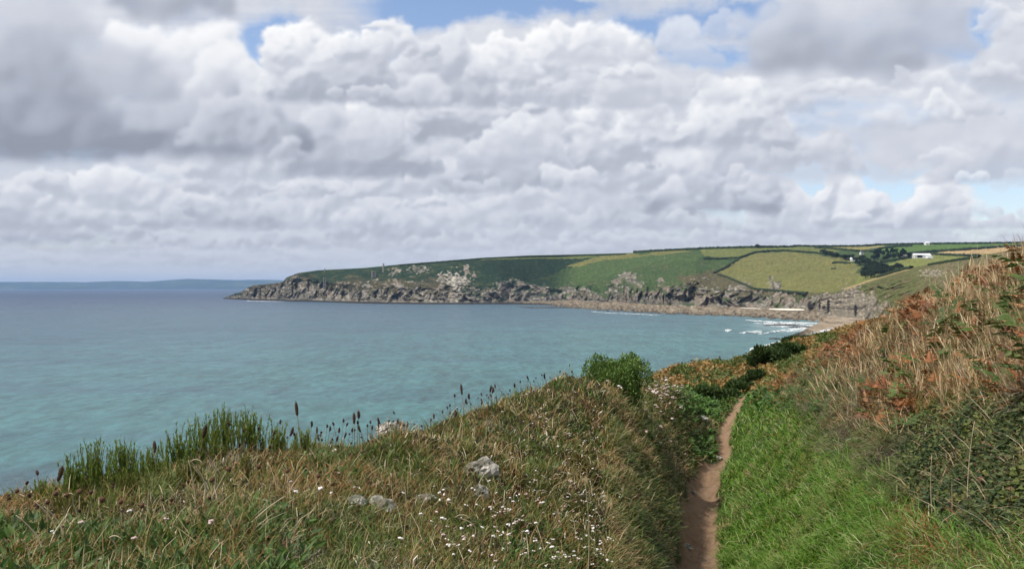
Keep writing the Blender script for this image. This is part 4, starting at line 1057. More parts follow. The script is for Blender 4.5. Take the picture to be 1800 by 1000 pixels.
# ------------------------------------------------------------------ helpers for solid things
def prism_box(x0, x1, y0, y1, z0, z1):
    v = np.array([(x, y, z) for z in (z0, z1) for y in (y0, y1) for x in (x0, x1)], float)
    q = np.array([(0, 2, 3, 1), (4, 5, 7, 6), (0, 1, 5, 4), (2, 6, 7, 3), (0, 4, 6, 2), (1, 3, 7, 5)])
    return v, q
class MB:
    def __init__(s): s.v, s.q, s.t, s.n = [], [], [], 0
    def add(s, v, q=None, t=None):
        s.v.append(np.asarray(v, float))
        if q is not None and len(q): s.q.append(np.asarray(q) + s.n)
        if t is not None and len(t): s.t.append(np.asarray(t) + s.n)
        s.n += len(v); return s
    def box(s, *a): v, q = prism_box(*a); return s.add(v, q)
    def tube(s, pts, rad, k=6, cap=True):
        pts = np.asarray(pts, float); m = len(pts); rad = np.broadcast_to(rad, (m,))
        tg = np.gradient(pts, axis=0); tg /= np.linalg.norm(tg, axis=1, keepdims=True) + 1e-9
        ref = np.array([0.3, 0.9, 0.1]); a = np.cross(tg, ref); a /= np.linalg.norm(a, axis=1, keepdims=True) + 1e-9; b = np.cross(tg, a)
        th = np.arange(k) * 2 * np.pi / k
        v = pts[:, None] + rad[:, None, None] * (np.cos(th)[None, :, None] * a[:, None] + np.sin(th)[None, :, None] * b[:, None])
        v = v.reshape(-1, 3); q = []
        for i in range(m - 1):
            for j in range(k): q.append((i * k + j, i * k + (j + 1) % k, (i + 1) * k + (j + 1) % k, (i + 1) * k + j))
        t = []
        if cap:
            v = np.concatenate([v, pts[:1], pts[-1:]]); n0 = m * k
            for j in range(k): t += [(n0, (j + 1) % k, j), (n0 + 1, (m - 1) * k + j, (m - 1) * k + (j + 1) % k)]
        return s.add(v, q, t)
    def build(s, name, mat, parent=None, color=None, smooth=False):
        v = np.concatenate(s.v); q = np.concatenate(s.q) if s.q else None; t = np.concatenate(s.t) if s.t else None
        c = None if color is None else np.tile(np.array(color), (len(v), 1))
        return mesh_np(name, v, q, t, mat, c, smooth, parent)
def kids(o): return [c for c in bpy.data.objects if c.parent == o]
def copy_thing(src, children, loc, rz, label, scale=1.0, group=None):
    c = src.copy(); col.objects.link(c); c.location = loc; c.rotation_euler = (0, 0, rz); c.scale = (scale,) * 3
    c["label"] = label
    if group: c["group"] = group
    for ch in children:
        k = ch.copy(); col.objects.link(k); k.parent = c
    return c
def lump(n=26, seed=0, rx=1, ry=1, rz=1, rough_=.25, lat=14):
    """a rock-like closed body"""
    th = np.linspace(0, 2 * np.pi, n, endpoint=False); ph = np.linspace(-np.pi / 2, np.pi / 2, lat)
    T, Pp = np.meshgrid(th, ph); d = np.stack([np.cos(Pp) * np.cos(T), np.cos(Pp) * np.sin(T), np.sin(Pp)], -1)
    e = fbm(d[..., 0] * 1.6 + d[..., 2] * 1.3 + seed, d[..., 1] * 1.6 - d[..., 2] * .9, 5, 900 + seed, .6)
    r = 1 + rough_ * e
    r = np.round(r * 7) / 7 * .5 + r * .5
    v = d * r[..., None] * np.array([rx, ry, rz]); i = np.arange(lat - 1)[:, None] * n; j = np.arange(n)[None]
    q = np.stack([i + j, i + (j + 1) % n, i + n + (j + 1) % n, i + n + j], -1).reshape(-1, 4)
    return v.reshape(-1, 3), q

# ------------------------------------------------------------------ shrubs: lumpy crown of small leaves on branches
def crown_leaves(rx, ry, rz, n, size, cols, probs, seed, lobes=9, base=.0, wfac=.5, upright=.2):
    r_ = np.random.RandomState(seed)
    cen = r_.normal(0, .42 if lobes < 16 else .34, (lobes, 3)); cen[:, 2] = np.abs(cen[:, 2]) * .9 + .12; cen = np.clip(cen, -.72, .72)
    rad = r_.uniform(.30, .52, lobes)
    k = r_.randint(0, lobes, n); d = r_.normal(0, 1, (n, 3)); d /= np.linalg.norm(d, axis=1, keepdims=True)
    d[:, 2] = np.where(r_.rand(n) < .6, np.abs(d[:, 2]), d[:, 2])
    rr_ = rad[k] * (1 - .45 * r_.rand(n) ** 2.2) * (1 + .22 * fbm(d[:, 0] * 3 + k, d[:, 1] * 3 + d[:, 2] * 2, 3, seed))
    p = cen[k] + d * rr_[:, None]
    p = p[p[:, 2] > base]; d = d[:len(p)]; n = len(p); k = k[:n]
    c = np.array(cols)[r_.choice(len(cols), n, p=np.array(probs) / sum(probs))] * (1 + (r_.rand(n, 1) - .5) * .4)
    s = size * r_.uniform(.6, 1.4, n)
    out = p / (np.linalg.norm(p, axis=1, keepdims=True) + 1e-6)
    up = r_.normal(0, .7, (n, 3)) + out * .8 + np.array([0, 0, upright * 3])
    return leaves(p * np.array([rx, ry, rz]), r_.normal(0, .8, (n, 3)) + out, up, s, s * wfac, c)
wood_m = flat_mat("bark", (.12, .085, .06), .9, .1, .4, 20)
def shrub(name, loc, rx, ry, rz, n, size, cols, probs, seed, label, cat="shrub", group=None, wfac=.5, upright=.2, lobes=9):
    root = empty(name, loc)
    tag(root, label, cat, group)
    v, q, t, c = crown_leaves(rx, ry, rz, n, size, cols, probs, seed, lobes, -.12, wfac, upright)
    mesh_np("foliage", v, q, t, leaf_m, np.clip(c, .003, 1), False, root)
    mb = MB(); r_ = np.random.RandomState(seed + 1)
    for k in range(7):
        a = r_.uniform(0, 6.28); e = np.array([math.cos(a) * rx * .5, math.sin(a) * ry * .5, rz * r_.uniform(.4, .8)])
        mb.tube([(0, 0, -rz * .15), e * .5 + (0, 0, .05 * rz), e], [rz * .035, rz * .024, rz * .008], 5)
    mb.build("branches", wood_m, root)
    return root
GREENS = [(.095, .165, .036), (.13, .20, .046), (.060, .11, .026), (.18, .24, .065)]
def ground_at(px, d):
    x = (px - 900) / FPX * d
    return Vector((x, d, float(ground_xy(np.array([x]), np.array([d]))[0])))
g = ground_at(1078, 13.9)
shrub("round_bush", g + Vector((0, 0, -.26)), .52, .50, .72, 30000, .040, GREENS, [4, 3, 3, 1.2], 41, "rounded bright green bush standing on the crest of the bank", "bush", lobes=22)
dk = [(.035, .060, .018), (.05, .085, .022), (.075, .11, .028)]
for i, (px, d, rx, rz, lab) in enumerate([
    (1245, 30, .50, .42, "leftmost dark green shrub of the row beyond the end of the path"),
    (1272, 31, .60, .52, "dark green shrub second from the left in the row beyond the path"),
    (1302, 32.5, .55, .50, "dark green shrub in the row beyond the path, just over the path's far end"),
    (1328, 34, .50, .48, "last dark green shrub at the right end of the row beyond the path"),
    (1350, 42, .95, .80, "broad dark shrub on the bracken slope above the row of shrubs"),
    (1385, 44, .80, .65, "dark shrub on the bracken slope, right of the broad one"),
    (1402, 60, .8, .30, "small dark shrub high on the bracken slope near the surf"),
    (1428, 64, .9, .30, "topmost dark green shrub under the crest of the bracken slope")]):
    g = ground_at(px, d)
    shrub("dark_shrub", g + Vector((0, 0, -.12)), rx, rx * .8, rz * 1.15, 3600, .0042 * d, dk, [4, 4, 1.6], 60 + i, lab, "shrub", "dark shrubs beyond the path")

# ------------------------------------------------------------------ feathery green plants along the crest at left
def feathery(loc, w, h, n, seed, label, cols=((.16, .24, .035), (.22, .28, .055), (.11, .17, .03), (.30, .28, .085))):
    r_ = np.random.RandomState(seed)
    root = empty("feathery_plant", loc)
    tag(root, label, "wild plant", "tall feathery plants on the crest")
    mb = MB(); P_, D_, S_ = [], [], []
    for k in range(n):
        a = r_.uniform(0, 6.28); rr = abs(r_.normal(0, .5)) * w
        b = np.array([math.cos(a) * rr, math.sin(a) * rr * .5, -.03]); hh = h * 1.12 * r_.uniform(.45, 1.0) * (1 - .25 * min(1, rr / w))
        tilt = np.array([r_.normal(0, .10) + b[0] * .25, r_.normal(0, .10), 0])
        pts = [b + (tilt * (t ** 1.4) + np.array([0, 0, 1.0]) * t) * hh for t in (0, .35, .7, 1.0)]
        mb.tube(pts, [.0024, .0019, .0014, .0008], 3, False)
        m = 30
        t = r_.uniform(.25, 1.0, m) ** .8
        pp = b + (tilt * (t ** 1.4)[:, None] + np.array([0, 0, 1.0]) * t[:, None]) * hh
        aa = r_.uniform(0, 6.28, m)
        P_.append(pp); D_.append(np.stack([np.cos(aa) * .42, np.sin(aa) * .42, np.full(m, 1.15)], -1)); S_.append(r_.uniform(.014, .034, m) * (1.2 - .5 * t))
    mb.build("stems", dry_m, root, (.12, .14, .045))
    pp = np.concatenate(P_); dd_ = np.concatenate(D_); ss_ = np.concatenate(S_); m = len(pp)
    c = np.array(cols)[r_.choice(4, m, p=[.4, .3, .2, .1])] * (1 + (r_.rand(m, 1) - .5) * .3)
    v, q, t, cc = leaves(pp, r_.normal(0, 1, (m, 3)), dd_, ss_, ss_ * .16 + .0012, c, .1)
    mesh_np("leaves", v, q, t, leaf_m, cc, False, root)
    return root
# along the silhouette: column, distance, half width, height
FE = [(72, 4.0, .07, .13, 16, "smallest feathery green plant at the left end of the row on the crest"),
      (126, 4.1, .10, .22, 40, "feathery green plant, second in the row from the left end"),
      (168, 4.15, .13, .28, 70, "bushy feathery green plant with a dense pointed top, third from the left end"),
      (216, 4.25, .13, .27, 70, "bushy feathery green plant just left of the low gap in the row"),
      (264, 4.5, .11, .20, 44, "short feathery plant standing in the low gap of the row"),
      (312, 4.6, .13, .25, 60, "feathery green plant just right of the low gap in the row"),
      (354, 4.75, .14, .26, 70, "tall feathery green plant at the middle of the row"),
      (396, 4.9, .15, .28, 76, "tallest feathery green plant, where the dark seed heads begin"),
      (440, 5.0, .14, .26, 60, "feathery green plant among the first dark seed heads"),
      (486, 5.1, .13, .22, 50, "low feathery plant among dark seed heads at the right of the row"),
      (534, 5.3, .12, .17, 34, "last and sparse feathery plant at the right end of the row"),
      (140, 3.65, .14, .14, 46, "low olive feathery plant in front of the left end of the row"),
      (230, 3.8, .15, .15, 50, "low olive feathery plant in front of the bushy ones"),
      (330, 4.0, .16, .15, 50, "low olive feathery plant in front of the middle of the row"),
      (430, 4.3, .15, .14, 46, "low olive feathery plant in front of the tallest ones")]
for i, (px, d, w, h, n, lab) in enumerate(FE):
    feathery(ground_at(px, d) + Vector((0, 0, -.01)), w, h, n, 300 + i, lab, *([((.16, .18, .04), (.20, .18, .055), (.12, .15, .035), (.27, .21, .08))] if i > 10 else []))

# ------------------------------------------------------------------ ribwort seed heads
head_m = flat_mat("seed_head_brown", (.060, .036, .026), .95, .1, .5, 120)
stem_m = flat_mat("seed_stalk", (.20, .16, .075), .85, .15, .3, 40)
pale_m = flat_mat("dead_stalk", (.52, .43, .29), .8, .2, .25, 30)
white_m = flat_mat("flower_white", (.78, .72, .68), .8, .2, .12, 200)
def proto_plantain(h, bend, hl, seed):
    r_ = np.random.RandomState(seed)
    root = empty("ribwort_stalk", (0, 0, 0))
    ts_ = np.linspace(0, 1, 6); pts = np.stack([bend * ts_ ** 2 * h, r_.normal(0, .01) * ts_, h * ts_ - .02], -1)
    a = MB().tube(pts, np.linspace(.0022, .0015, 6), 4, False).build("stalk", stem_m, root)
    dv = pts[-1] - pts[-2]; dv /= np.linalg.norm(dv)
    q = np.linspace(0, 1, 8); rad = .0082 * np.array([.35, .8, 1.0, 1.05, 1.0, .9, .68, .2]) * (1 + r_.normal(0, .10, 8))
    hp = pts[-1] + dv * (q * hl)[:, None] + np.stack([.002 * np.sin(q * 5), 0 * q, 0 * q], -1)
    b = MB().tube(hp, rad, 7).build("seed_head", head_m, root, smooth=True)
    return root, [a, b]
protos = [proto_plantain(.20, .10, .042, 1), proto_plantain(.26, -.12, .032, 2), proto_plantain(.15, .22, .052, 3), proto_plantain(.30, .05, .036, 4)]
rp = np.random.RandomState(77)
# crest positions: column, seed-head row
PL = [(412, 738), (430, 752), (450, 747), (490, 737), (470, 757), (498, 752), (531, 708), (546, 740), (563, 755), (571, 745), (600, 735), (625, 728), (634, 722), (652, 746), (685, 738), (699, 722), (688, 750), (668, 745),
      (780, 720), (818, 676), (830, 690), (856, 676), (862, 684), (885, 700), (905, 672), (936, 660), (942, 668), (965, 662), (980, 650), (990, 655), (846, 700), (806, 716), (960, 655), (915, 684), (800, 690), (870, 692), (925, 668), (898, 690),
      (278, 778), (347, 790), (344, 745), (72, 826), (84, 824), (40, 842), (4, 876), (160, 836), (160, 856), (100, 858), (205, 880), (195, 905), (212, 950), (148, 930), (45, 895), (70, 905), (48, 915), (334, 900), (335, 910), (380, 925), (300, 945),
      (1110, 640), (1124, 644), (1000, 640), (1010, 650), (583, 765), (612, 760), (640, 765), (560, 770), (590, 750), (540, 765), (520, 760), (505, 775), (480, 780), (655, 770), (672, 762), (705, 745), (420, 775), (440, 790), (610, 775), (576, 780),
      (725, 750), (745, 745), (760, 735), (765, 728), (790, 712), (826, 708), (850, 690), (876, 680), (560, 790), (600, 795), (530, 800), (700, 765), (715, 762), (478, 800)]
place = lambda px, d: ground_at(px, d)
PL += [(int(x), int(np.interp(x, [540, 700, 780, 990], [762, 742, 715, 656]) + rp.uniform(-16, 16))) for x in np.concatenate([rp.uniform(540, 735, 22), rp.uniform(780, 995, 20)])]
PL.sort()
def ordn(i):
    n = i + 1; return str(n) + ('th' if 10 < n % 100 < 14 else {1: 'st', 2: 'nd', 3: 'rd'}.get(n % 10, 'th'))
for i, (px, py) in enumerate(PL):
    crest = np.interp(px, [0, 200, 400, 600, 700, 800, 900, 1000, 1120], [3.4, 4.1, 4.7, 5.6, 6.6, 8.2, 10.2, 12.6, 14.5])
    below = py - np.interp(px, [0, 200, 400, 600, 700, 800, 900, 1000, 1120], [895, 850, 806, 790, 770, 742, 700, 668, 660])
    d = crest * (1 - max(0, below + 8) / 420.0) if below > -8 else crest * rp.uniform(.95, 1.0)
    g = place(px, d)
    need = (HOR - py) / FPX * d + EYE - g.z                   # how high the head stands over the ground
    pr, ch = protos[i % 4]
    ph = [.222, .276, .176, .318][i % 4]
    sc = min(max(need / ph, .35), 2.2)
    where = "on the left bank" if px < 300 else "among the feathery plants" if px < 500 else "near the crest boulders" if px < 720 else "towards the green bush"
    lab = f"dark ribwort seed head, {ordn(i)} from the left, {where}"
    c = copy_thing(pr, ch, (g.x, g.y, g.z), rp.uniform(0, 6.28), lab, sc, "ribwort seed heads along the crest")
    c["category"] = "seed head"
    # a head keeps its own size however tall the stalk is
    w_ = .88 * min(max(sc, .8), 1.25) * (1 + .03 * d); c.scale = (w_, w_, sc)
for pr, ch in protos:
    for o in ch + [pr]: bpy.data.objects.remove(o)

# ------------------------------------------------------------------ small white and pink flower heads on thin stems
def proto_flower(seed, pink=0.0, k=3):
    r_ = np.random.RandomState(seed); root = empty("white_wildflower", (0, 0, 0))
    h = .075
    a = MB().tube([(0, 0, -.01), (.004, 0, h * .5), (.010 * r_.normal(), .01 * r_.normal(), h)], [.0012, .001, .0009], 3, False).build("stem", stem_m, root)
    mb = MB()
    for q in range(k):
        v, f = lump(8, seed + q, .0050, .0050, .0040, .45, 6)
        mb.add(v + np.array([r_.normal(0, .0055), r_.normal(0, .0055), h + r_.uniform(-.004, .004)]), f)
    b = mb.build("flower_head", white_m if not pink else pink_m, root, smooth=True)
    return root, [a, b]
pink_m = flat_mat("flower_pink", (.55, .42, .39), .85, .2, .2, 200)
fp = [proto_flower(11), proto_flower(12, k=5), proto_flower(13, 1.0), proto_flower(14, k=2)]
def flower_w():
    w = np.zeros(NPX.shape)
    for ax_, ay_, rx_, ry_, am_ in ((980, 930, 110, 55, 1.0), (1060, 940, 60, 60, .7), (800, 910, 60, 40, .55), (860, 960, 60, 30, .8), (1030, 800, 80, 60, .30), (960, 740, 80, 40, .15), (900, 990, 120, 25, .6), (230, 985, 110, 25, .25), (330, 960, 120, 30, .12), (640, 880, 90, 40, .18), (1040, 990, 80, 20, .5)):
        w += am_ * np.exp(-((NPX - ax_) / rx_) ** 2 - ((NPY - ay_) / ry_) ** 2)
    return w * (DD < 13)
s1 = sample(215, slope * visible * flower_w())
w2 = (np.exp(-((NPX - 1165) / 32) ** 2 - ((NPY - 700) / 24) ** 2) + .6 * np.exp(-((NPX - 1140) / 26) ** 2 - ((NPY - 662) / 8) ** 2) + .12 * np.exp(-((NPX - 1110) / 60) ** 2 - ((NPY - 790) / 60) ** 2)) * (DD > 12) * (DD < 27)
s2 = sample(75, (slope + .3) * visible * w2)
def flower_label(px, py, far_):
    if far_: return 'tiny pale pink flower head on the hump behind the green bush' if px > 1128 and py < 745 else 'tiny pale flower head on the shady side of the bank below the green bush'
    if px < 450: return 'white flower head in the grass at the lower left corner of the bank'
    if px < 720: return 'white flower head in the short turf around the flat stones'
    if py < 775: return 'small white flower head high on the bank between boulder and green bush'
    if py < 880: return 'small white flower head on the brown shoulder of the bank'
    return 'white flower head in the dense drift at the bottom of the bank' if px < 1000 else 'white flower head in the drift at the bottom, towards the path'
for s, base_lab, far_ in ((s1, "small white flower head standing in the grass of the near bank", 0), (s2, "tiny pale pink flower head on the hump behind the green bush", 1)):
    for i in range(len(s['d'])):
        pr, ch = fp[(2 if far_ and i % 3 else i % 4)]
        sc = rp.uniform(.55, 1.1) * (1.0 if not far_ else 2.3) * (1 + .03 * s['d'][i])
        c = copy_thing(pr, ch, tuple(s['p'][i]), rp.uniform(0, 6.28), flower_label(s['px'][i], s['py'][i], far_), sc, "white flowers in the bank grass" if not far_ else "pale flowers on the hump behind the bush")
        c["category"] = "flower"
for pr, ch in fp:
    for o in ch + [pr]: bpy.data.objects.remove(o)

# ------------------------------------------------------------------ brown knapweed heads on the left of the bank
def proto_knap(seed):
    r_ = np.random.RandomState(seed); root = empty("knapweed_stalk", (0, 0, 0)); h = .12
    a = MB().tube([(0, 0, -.02), (.006, .004, h * .5), (.016 * r_.normal(), .016 * r_.normal(), h)], [.0018, .0015, .0012], 4, False).build("stalk", pale_m if seed % 2 else stem_m, root)
    v, f = lump(10, seed, .0085, .0085, .0095, .3, 8)
    b = MB().add(v + np.array([0, 0, h]), f).build("dry_head", knap_m, root, smooth=True)
    return root, [a, b]
knap_m = flat_mat("knapweed_brown", (.11, .060, .038), .95, .1, .5, 150)
kp = [proto_knap(21), proto_knap(22), proto_knap(24)]
KN = sorted([(15, 905), (30, 925), (22, 960), (52, 905), (64, 932), (90, 895), (98, 918), (118, 935), (84, 960), (140, 915), (128, 955), (160, 900), (172, 925), (196, 930), (212, 948), (232, 905), (240, 930), (262, 892), (285, 915), (300, 930), (318, 905), (345, 945), (372, 918), (384, 938), (402, 905), (455, 880), (480, 930), (520, 905), (560, 870), (250, 960), (180, 965), (40, 985), (110, 985), (330, 975), (430, 960), (145, 880), (215, 880), (300, 880), (505, 845), (585, 850)])
for i, (px, py) in enumerate(KN):
    d = float(np.interp(py, [870, 1000], [3.7, 2.75])); g = ground_at(px, d); pr, ch = kp[i % 3]
    sc = min(max(((HOR - py) / FPX * d + EYE - g.z) / .12, .5), 1.5) if i % 2 else rp.uniform(.55, 1.2)
    c = copy_thing(pr, ch, tuple(g), rp.uniform(0, 6.28), f"round brown knapweed head, {ordn(i)} from the left in the lower left grass", sc, "dry knapweed heads on the left bank")
    c["category"] = "seed head"
for pr, ch in kp:
    for o in ch + [pr]: bpy.data.objects.remove(o)
# ------------------------------------------------------------------ pale dead stalks, bent and leaning
def stalk(px, d, top_px, top_py, hook, w=.0032, lab="pale bent dead stalk"):
    g = ground_at(px, d); T_ = P(top_px, top_py, d * .99)
    a = np.array(g) - np.array([0, 0, .02]); b = np.array(T_)
    n = 8; ts_ = np.linspace(0, 1, n)[:, None]
    pts = a + (b - a) * ts_ + np.sin(ts_ * np.pi) * np.array([hook * .1, .02, .01])
    if hook:
        e = np.linspace(0, 1, 5)[1:, None]; dv = (b - a) / np.linalg.norm(b - a); h_ = abs(hook)
        pts = np.concatenate([pts, b + np.array([np.sign(hook), 0, 0]) * (h_ * .16 * e) + np.array([0, 0, .035 * h_]) * np.sin(e * 2.6) - np.array([0, 0, .05 * h_]) * e ** 2])
    wd = np.linspace(w, w * .45, len(pts))
    return tag(MB().tube(pts, wd, 5).build("dead_stalk", pale_m, None, smooth=True), lab, "stalk", "pale dead stalks standing in the bank grass")
ST = [(112, 2.9, 60, 880, 0, "long pale stalk leaning left at the far left of the bank"), (118, 2.9, 78, 890, 0, "second pale stalk leaning left beside the long one"), (85, 2.7, 28, 905, 0, "dead stalk slanting across the lower left corner"),
      (50, 2.6, 38, 948, 0, "short pale stalk in the bottom left corner"), (107, 3.2, 110, 890, 0, "thin upright pale stalk near the left end"), (148, 3.4, 155, 880, 0, "pale upright stalk left of the hooked one"), (148, 3.5, 130, 869, -.3, "pale stalk whose top arches over to the left"),
      (178, 2.7, 192, 944, .25, "white hooked stalk in the lower left grass"), (216, 3.1, 214, 895, 0, "pale straight stalk, left of a close pair"), (220, 3.1, 226, 893, 0, "pale straight stalk, right of a close pair"), (345, 3.3, 331, 808, 0, "tall thin pale stalk over the left bank"),
      (352, 3.4, 335, 810, .3, "pale stalk with a bent tip beside the tall thin one"), (372, 3.6, 380, 818, 0, "pale stalk in front of the feathery plants"), (362, 3.5, 402, 822, 0, "pale stalk slanting right below the feathery plants"), (475, 3.2, 462, 922, -.2, "white hooked stalk in the lower middle grass"),
      (418, 3.1, 500, 872, 0, "long pale stalk lying low to the right"), (495, 4.0, 504, 835, 0, "first of the fan of dead stalks"), (492, 4.0, 485, 842, 0, "second of the fan of dead stalks"), (497, 4.0, 512, 832, 0, "third and tallest of the fan of dead stalks"), (500, 3.9, 538, 822, 0, "rightmost of the fan of dead stalks"),
      (470, 3.9, 478, 838, 0, "dead stalk just left of the fan"), (520, 3.9, 545, 860, 0, "low dead stalk right of the fan"), (612, 4.8, 634, 798, 0, "pale stalk below the white boulders"), (1032, 5.2, 1028, 842, .2, "small hooked white stalk on the bank"), (830, 4.2, 800, 908, .5, "white arching stalk among the flowers"),
      (700, 4.6, 660, 860, 0, "thin pale stalk lying on the middle bank"), (1790, 4.2, 1782, 800, 0, "tall pale stalk at the right edge"), (1778, 4.6, 1788, 830, 0, "pale stalk crossing the brambles at the right edge"), (1640, 5.2, 1638, 800, 0, "fine upright stalk in front of the brambles"), (1700, 4.8, 1713, 740, 0, "tan stalk standing in the brambles"),
      (1752, 3.8, 1700, 1000, 0, "pale straw lying at the bottom right"), (1740, 3.9, 1705, 945, 0, "short straw leaning left at the bottom right"), (1775, 3.9, 1800, 905, 0, "pale straw leaning right at the bottom right corner"), (1690, 4.2, 1684, 935, 0, "upright straw at the bottom right"), (1730, 5.0, 1800, 795, 0, "long straw slanting over the brambles"),
      (1650, 9.6, 1555, 470 + 30, 0, "thin grass stem rising above the crest of the right slope"), (1765, 7.4, 1783, 415, 0, "tallest grass stem against the sky at the right"), (1722, 8.8, 1718, 430, 0, "grass stem against the fields at the right")]
for a in ST:
    stalk(*a[:5], .0020 if a[1] > 7 else .0030, a[5])

# ------------------------------------------------------------------ boulders on the bank
rock_m, N_, b_, o_ = material("pale_granite", .9, .2)
pn = N_.n('ShaderNodeTexCoord').outputs['Object']
f1_ = N_.noise(pn, 9, 7, .65); f2_ = N_.noise(pn, 38, 5, .7)
cc_ = N_.mix(N_.ss(f1_, .44, .60), (.12, .115, .09), (.46, .43, .38)); cc_ = N_.mix(N_.ss(f2_, .55, .7, 0, .6), cc_, (.27, .20, .13)); N_.put(b_.inputs['Base Color'], cc_)
bn_ = N_.n('ShaderNodeBump'); bn_.inputs['Distance'].default_value = .02; N_.put(bn_.inputs['Height'], f1_); N_.put(b_.inputs['Normal'], bn_.outputs[0])
for i, (px, d, rx, ry, rz, up, lab) in enumerate([
    (848, 6.1, .115, .08, .095, .045, "pale weathered boulder half sunk in the turf of the bank"),
    (846, 5.4, .055, .05, .055, .03, "small pale stone just below the half sunk boulder"),
    (665, 4.15, .085, .07, .045, .015, "flat lichened stone low in the middle of the bank"),
    (745, 4.7, .070, .05, .022, .005, "thin grey stone slab showing through the turf"),
    (680, 6.75, .10, .07, .07, .045, "left of two white boulders on the crest"),
    (702, 6.9, .07, .06, .085, .05, "right of two white boulders on the crest, the upright one"),
    (1216, 14.5, .06, .07, .05, .01, "small grey stone on the left edge of the path"),
    (1206, 10.9, .08, .07, .035, .0, "flat stone at the left edge of the path near the bottom"),
    (1262, 20.2, .13, .09, .06, .02, "stone step where the path narrows"),
    (1232, 22.5, .22, .16, .10, .02, "grey rock at the foot of the eroded bank"),
    (626, 4.0, .045, .04, .03, .01, "little pale stone in the middle of the bank, below the slab")]):
    v, q = lump(26, 20 + i, rx, ry, rz, .30, 15)
    o = mesh_np("boulder", v, q, None, rock_m, None, False)
    g = ground_at(px, d); o.location = (g.x, g.y, g.z + up - rz * .35); o.rotation_euler = (0, 0, i * 1.3)
    tag(o, lab, "rock")
# leaning marker post beyond the bank edge is not in the picture; the two slanting stems of the bush stand free
# ------------------------------------------------------------------ hedges along the fields
hedge_m = flat_mat("hedge_leaves", (.028, .042, .020), .95, .1, .5, .35)
def hedge(pts, h, w, label, bvh=None, name="field_hedge", sky_=False):
    """pts in (column, row) along the field edge; the hedge stands on the ground met there"""
    p = np.array(pts, float); L_ = np.concatenate([[0], np.cumsum(np.hypot(*np.diff(p, axis=0).T))]); t = np.arange(0, L_[-1], 1.1)
    xs = np.interp(t, L_, p[:, 0]); ys = np.interp(t, L_, p[:, 1]); g = []
    for a, b in zip(xs, ys):
        hit = None; k = 0
        while hit is None and k < 8: hit = hitA(a, b + k * .6, bvh); k += 1
        if hit is not None: g.append(tuple(hit))
    g = np.array(g)
    if len(g) < 3: return None
    kz = 3
    gs = g.copy()
    for ax_ in range(3): gs[:, ax_] = np.convolve(np.pad(g[:, ax_], kz, 'edge'), np.ones(2 * kz + 1) / (2 * kz + 1), 'valid')
    g = gs
    tg = np.gradient(g[:, :2], axis=0); tg /= np.linalg.norm(tg, axis=1, keepdims=True) + 1e-9; nr = np.stack([-tg[:, 1], tg[:, 0]], -1)
    seed = int(p[0, 0]); hh = h * (1 + .45 * fbm(np.arange(len(g)) * .33, np.zeros(len(g)) + seed, 4, 950)); ww = w * (1 + .3 * fbm(np.arange(len(g)) * .4, np.zeros(len(g)) + seed + 9, 3, 951))
    prof = [(-1.0, -.6), (-1.05, .35), (-.7, .85), (0, 1.0), (.7, .85), (1.05, .35), (1.0, -.6)]
    V = np.array([[(*(g[i, :2] + nr[i] * a * ww[i] * (1 + .15 * math.sin(i * 1.7 + j))), g[i, 2] + b * hh[i] * (1 + .12 * math.sin(i * 2.3 + j * 1.9))) for j, (a, b) in enumerate(prof)] for i in range(len(g))])
    o = mesh_np(name, V, grid_faces(*V.shape[:2]), None, hedge_m, None, False)
    return tag(o, label, "hedge", "dark hedges dividing the fields")
hedge([(1299, 454.5), (1326, 445), (1350, 442.5), (1381, 441.5), (1439, 446), (1476, 452)], 3.0, 2.2, "hedge curving over the top of the big olive field")
hedge([(1255, 481), (1275, 471), (1299, 455.5)], 2.6, 2.0, "hedge climbing the left side of the big olive field")
hedge([(1235, 455.5), (1260, 455.5), (1300, 454)], 2.4, 1.8, "short level hedge at the foot of the upper left field")
hedge([(1262, 483), (1280, 488), (1300, 497), (1326, 508), (1421, 516)], 1.6, 2.0, "low scrubby hedge along the cliff edge of the big olive field")
hedge([(700, 467), (813, 458), (850, 455), (930, 451.5), (1023, 449.5), (1100, 447.5)], 2.2, 2.2, "long skyline hedge above the dark gorse slope")
hedge([(1113, 444.5), (1143, 442.5), (1186, 440.5), (1250, 437.5), (1330, 435.5), (1385, 435)], 3.6, 2.4, "skyline hedge left of the tree clump on the ridge")
hedge([(1385, 435), (1403, 433), (1433, 434), (1440, 434.5)], 3.0, 2.4, "short skyline hedge right of the tree clump on the ridge")
hedge([(1432, 434.3), (1500, 434), (1527, 433), (1543, 431.5), (1580, 430.5), (1624, 429.7)], 3.6, 2.8, "skyline hedge above the pale stubble field")
hedge([(1632, 429.7), (1700, 429), (1800, 427.8), (1880, 427.2)], 3.6, 2.8, "skyline hedge at the far right of the ridge")
hedge([(1432, 436), (1464, 438), (1505, 442), (1535, 443), (1545, 438), (1580, 434), (1605, 433)], 3.2, 2.4, "hedge below the pale stubble field running into the wood")
hedge([(1585, 449.5), (1641, 443), (1680, 441), (1724, 437.5), (1800, 433), (1880, 429)], 3.6, 3.0, "thick hedge between the green field and the tan field")
hedge([(1636, 447.5), (1660, 449), (1700, 450.5), (1722, 450)], 3.0, 2.4, "hedge right of the white barn under the tan field")
hedge([(1548, 462), (1575, 457), (1604, 452), (1630, 452)], 2.2, 2.0, "low hedge in front of the farm buildings")
hedge([(1462, 463), (1475, 462), (1497, 464)], 2.2, 2.2, "short broken hedge inside the big olive field")
hedge([(1460, 473), (1470, 472.5)], 1.4, 2.0, "lowest scrap of hedge in the big olive field")
hedge([(1543, 487), (1566, 480), (1592, 473), (1604, 471)], 1.8, 1.2, "field hedge on the shoulder of the brown slope", bvhB)
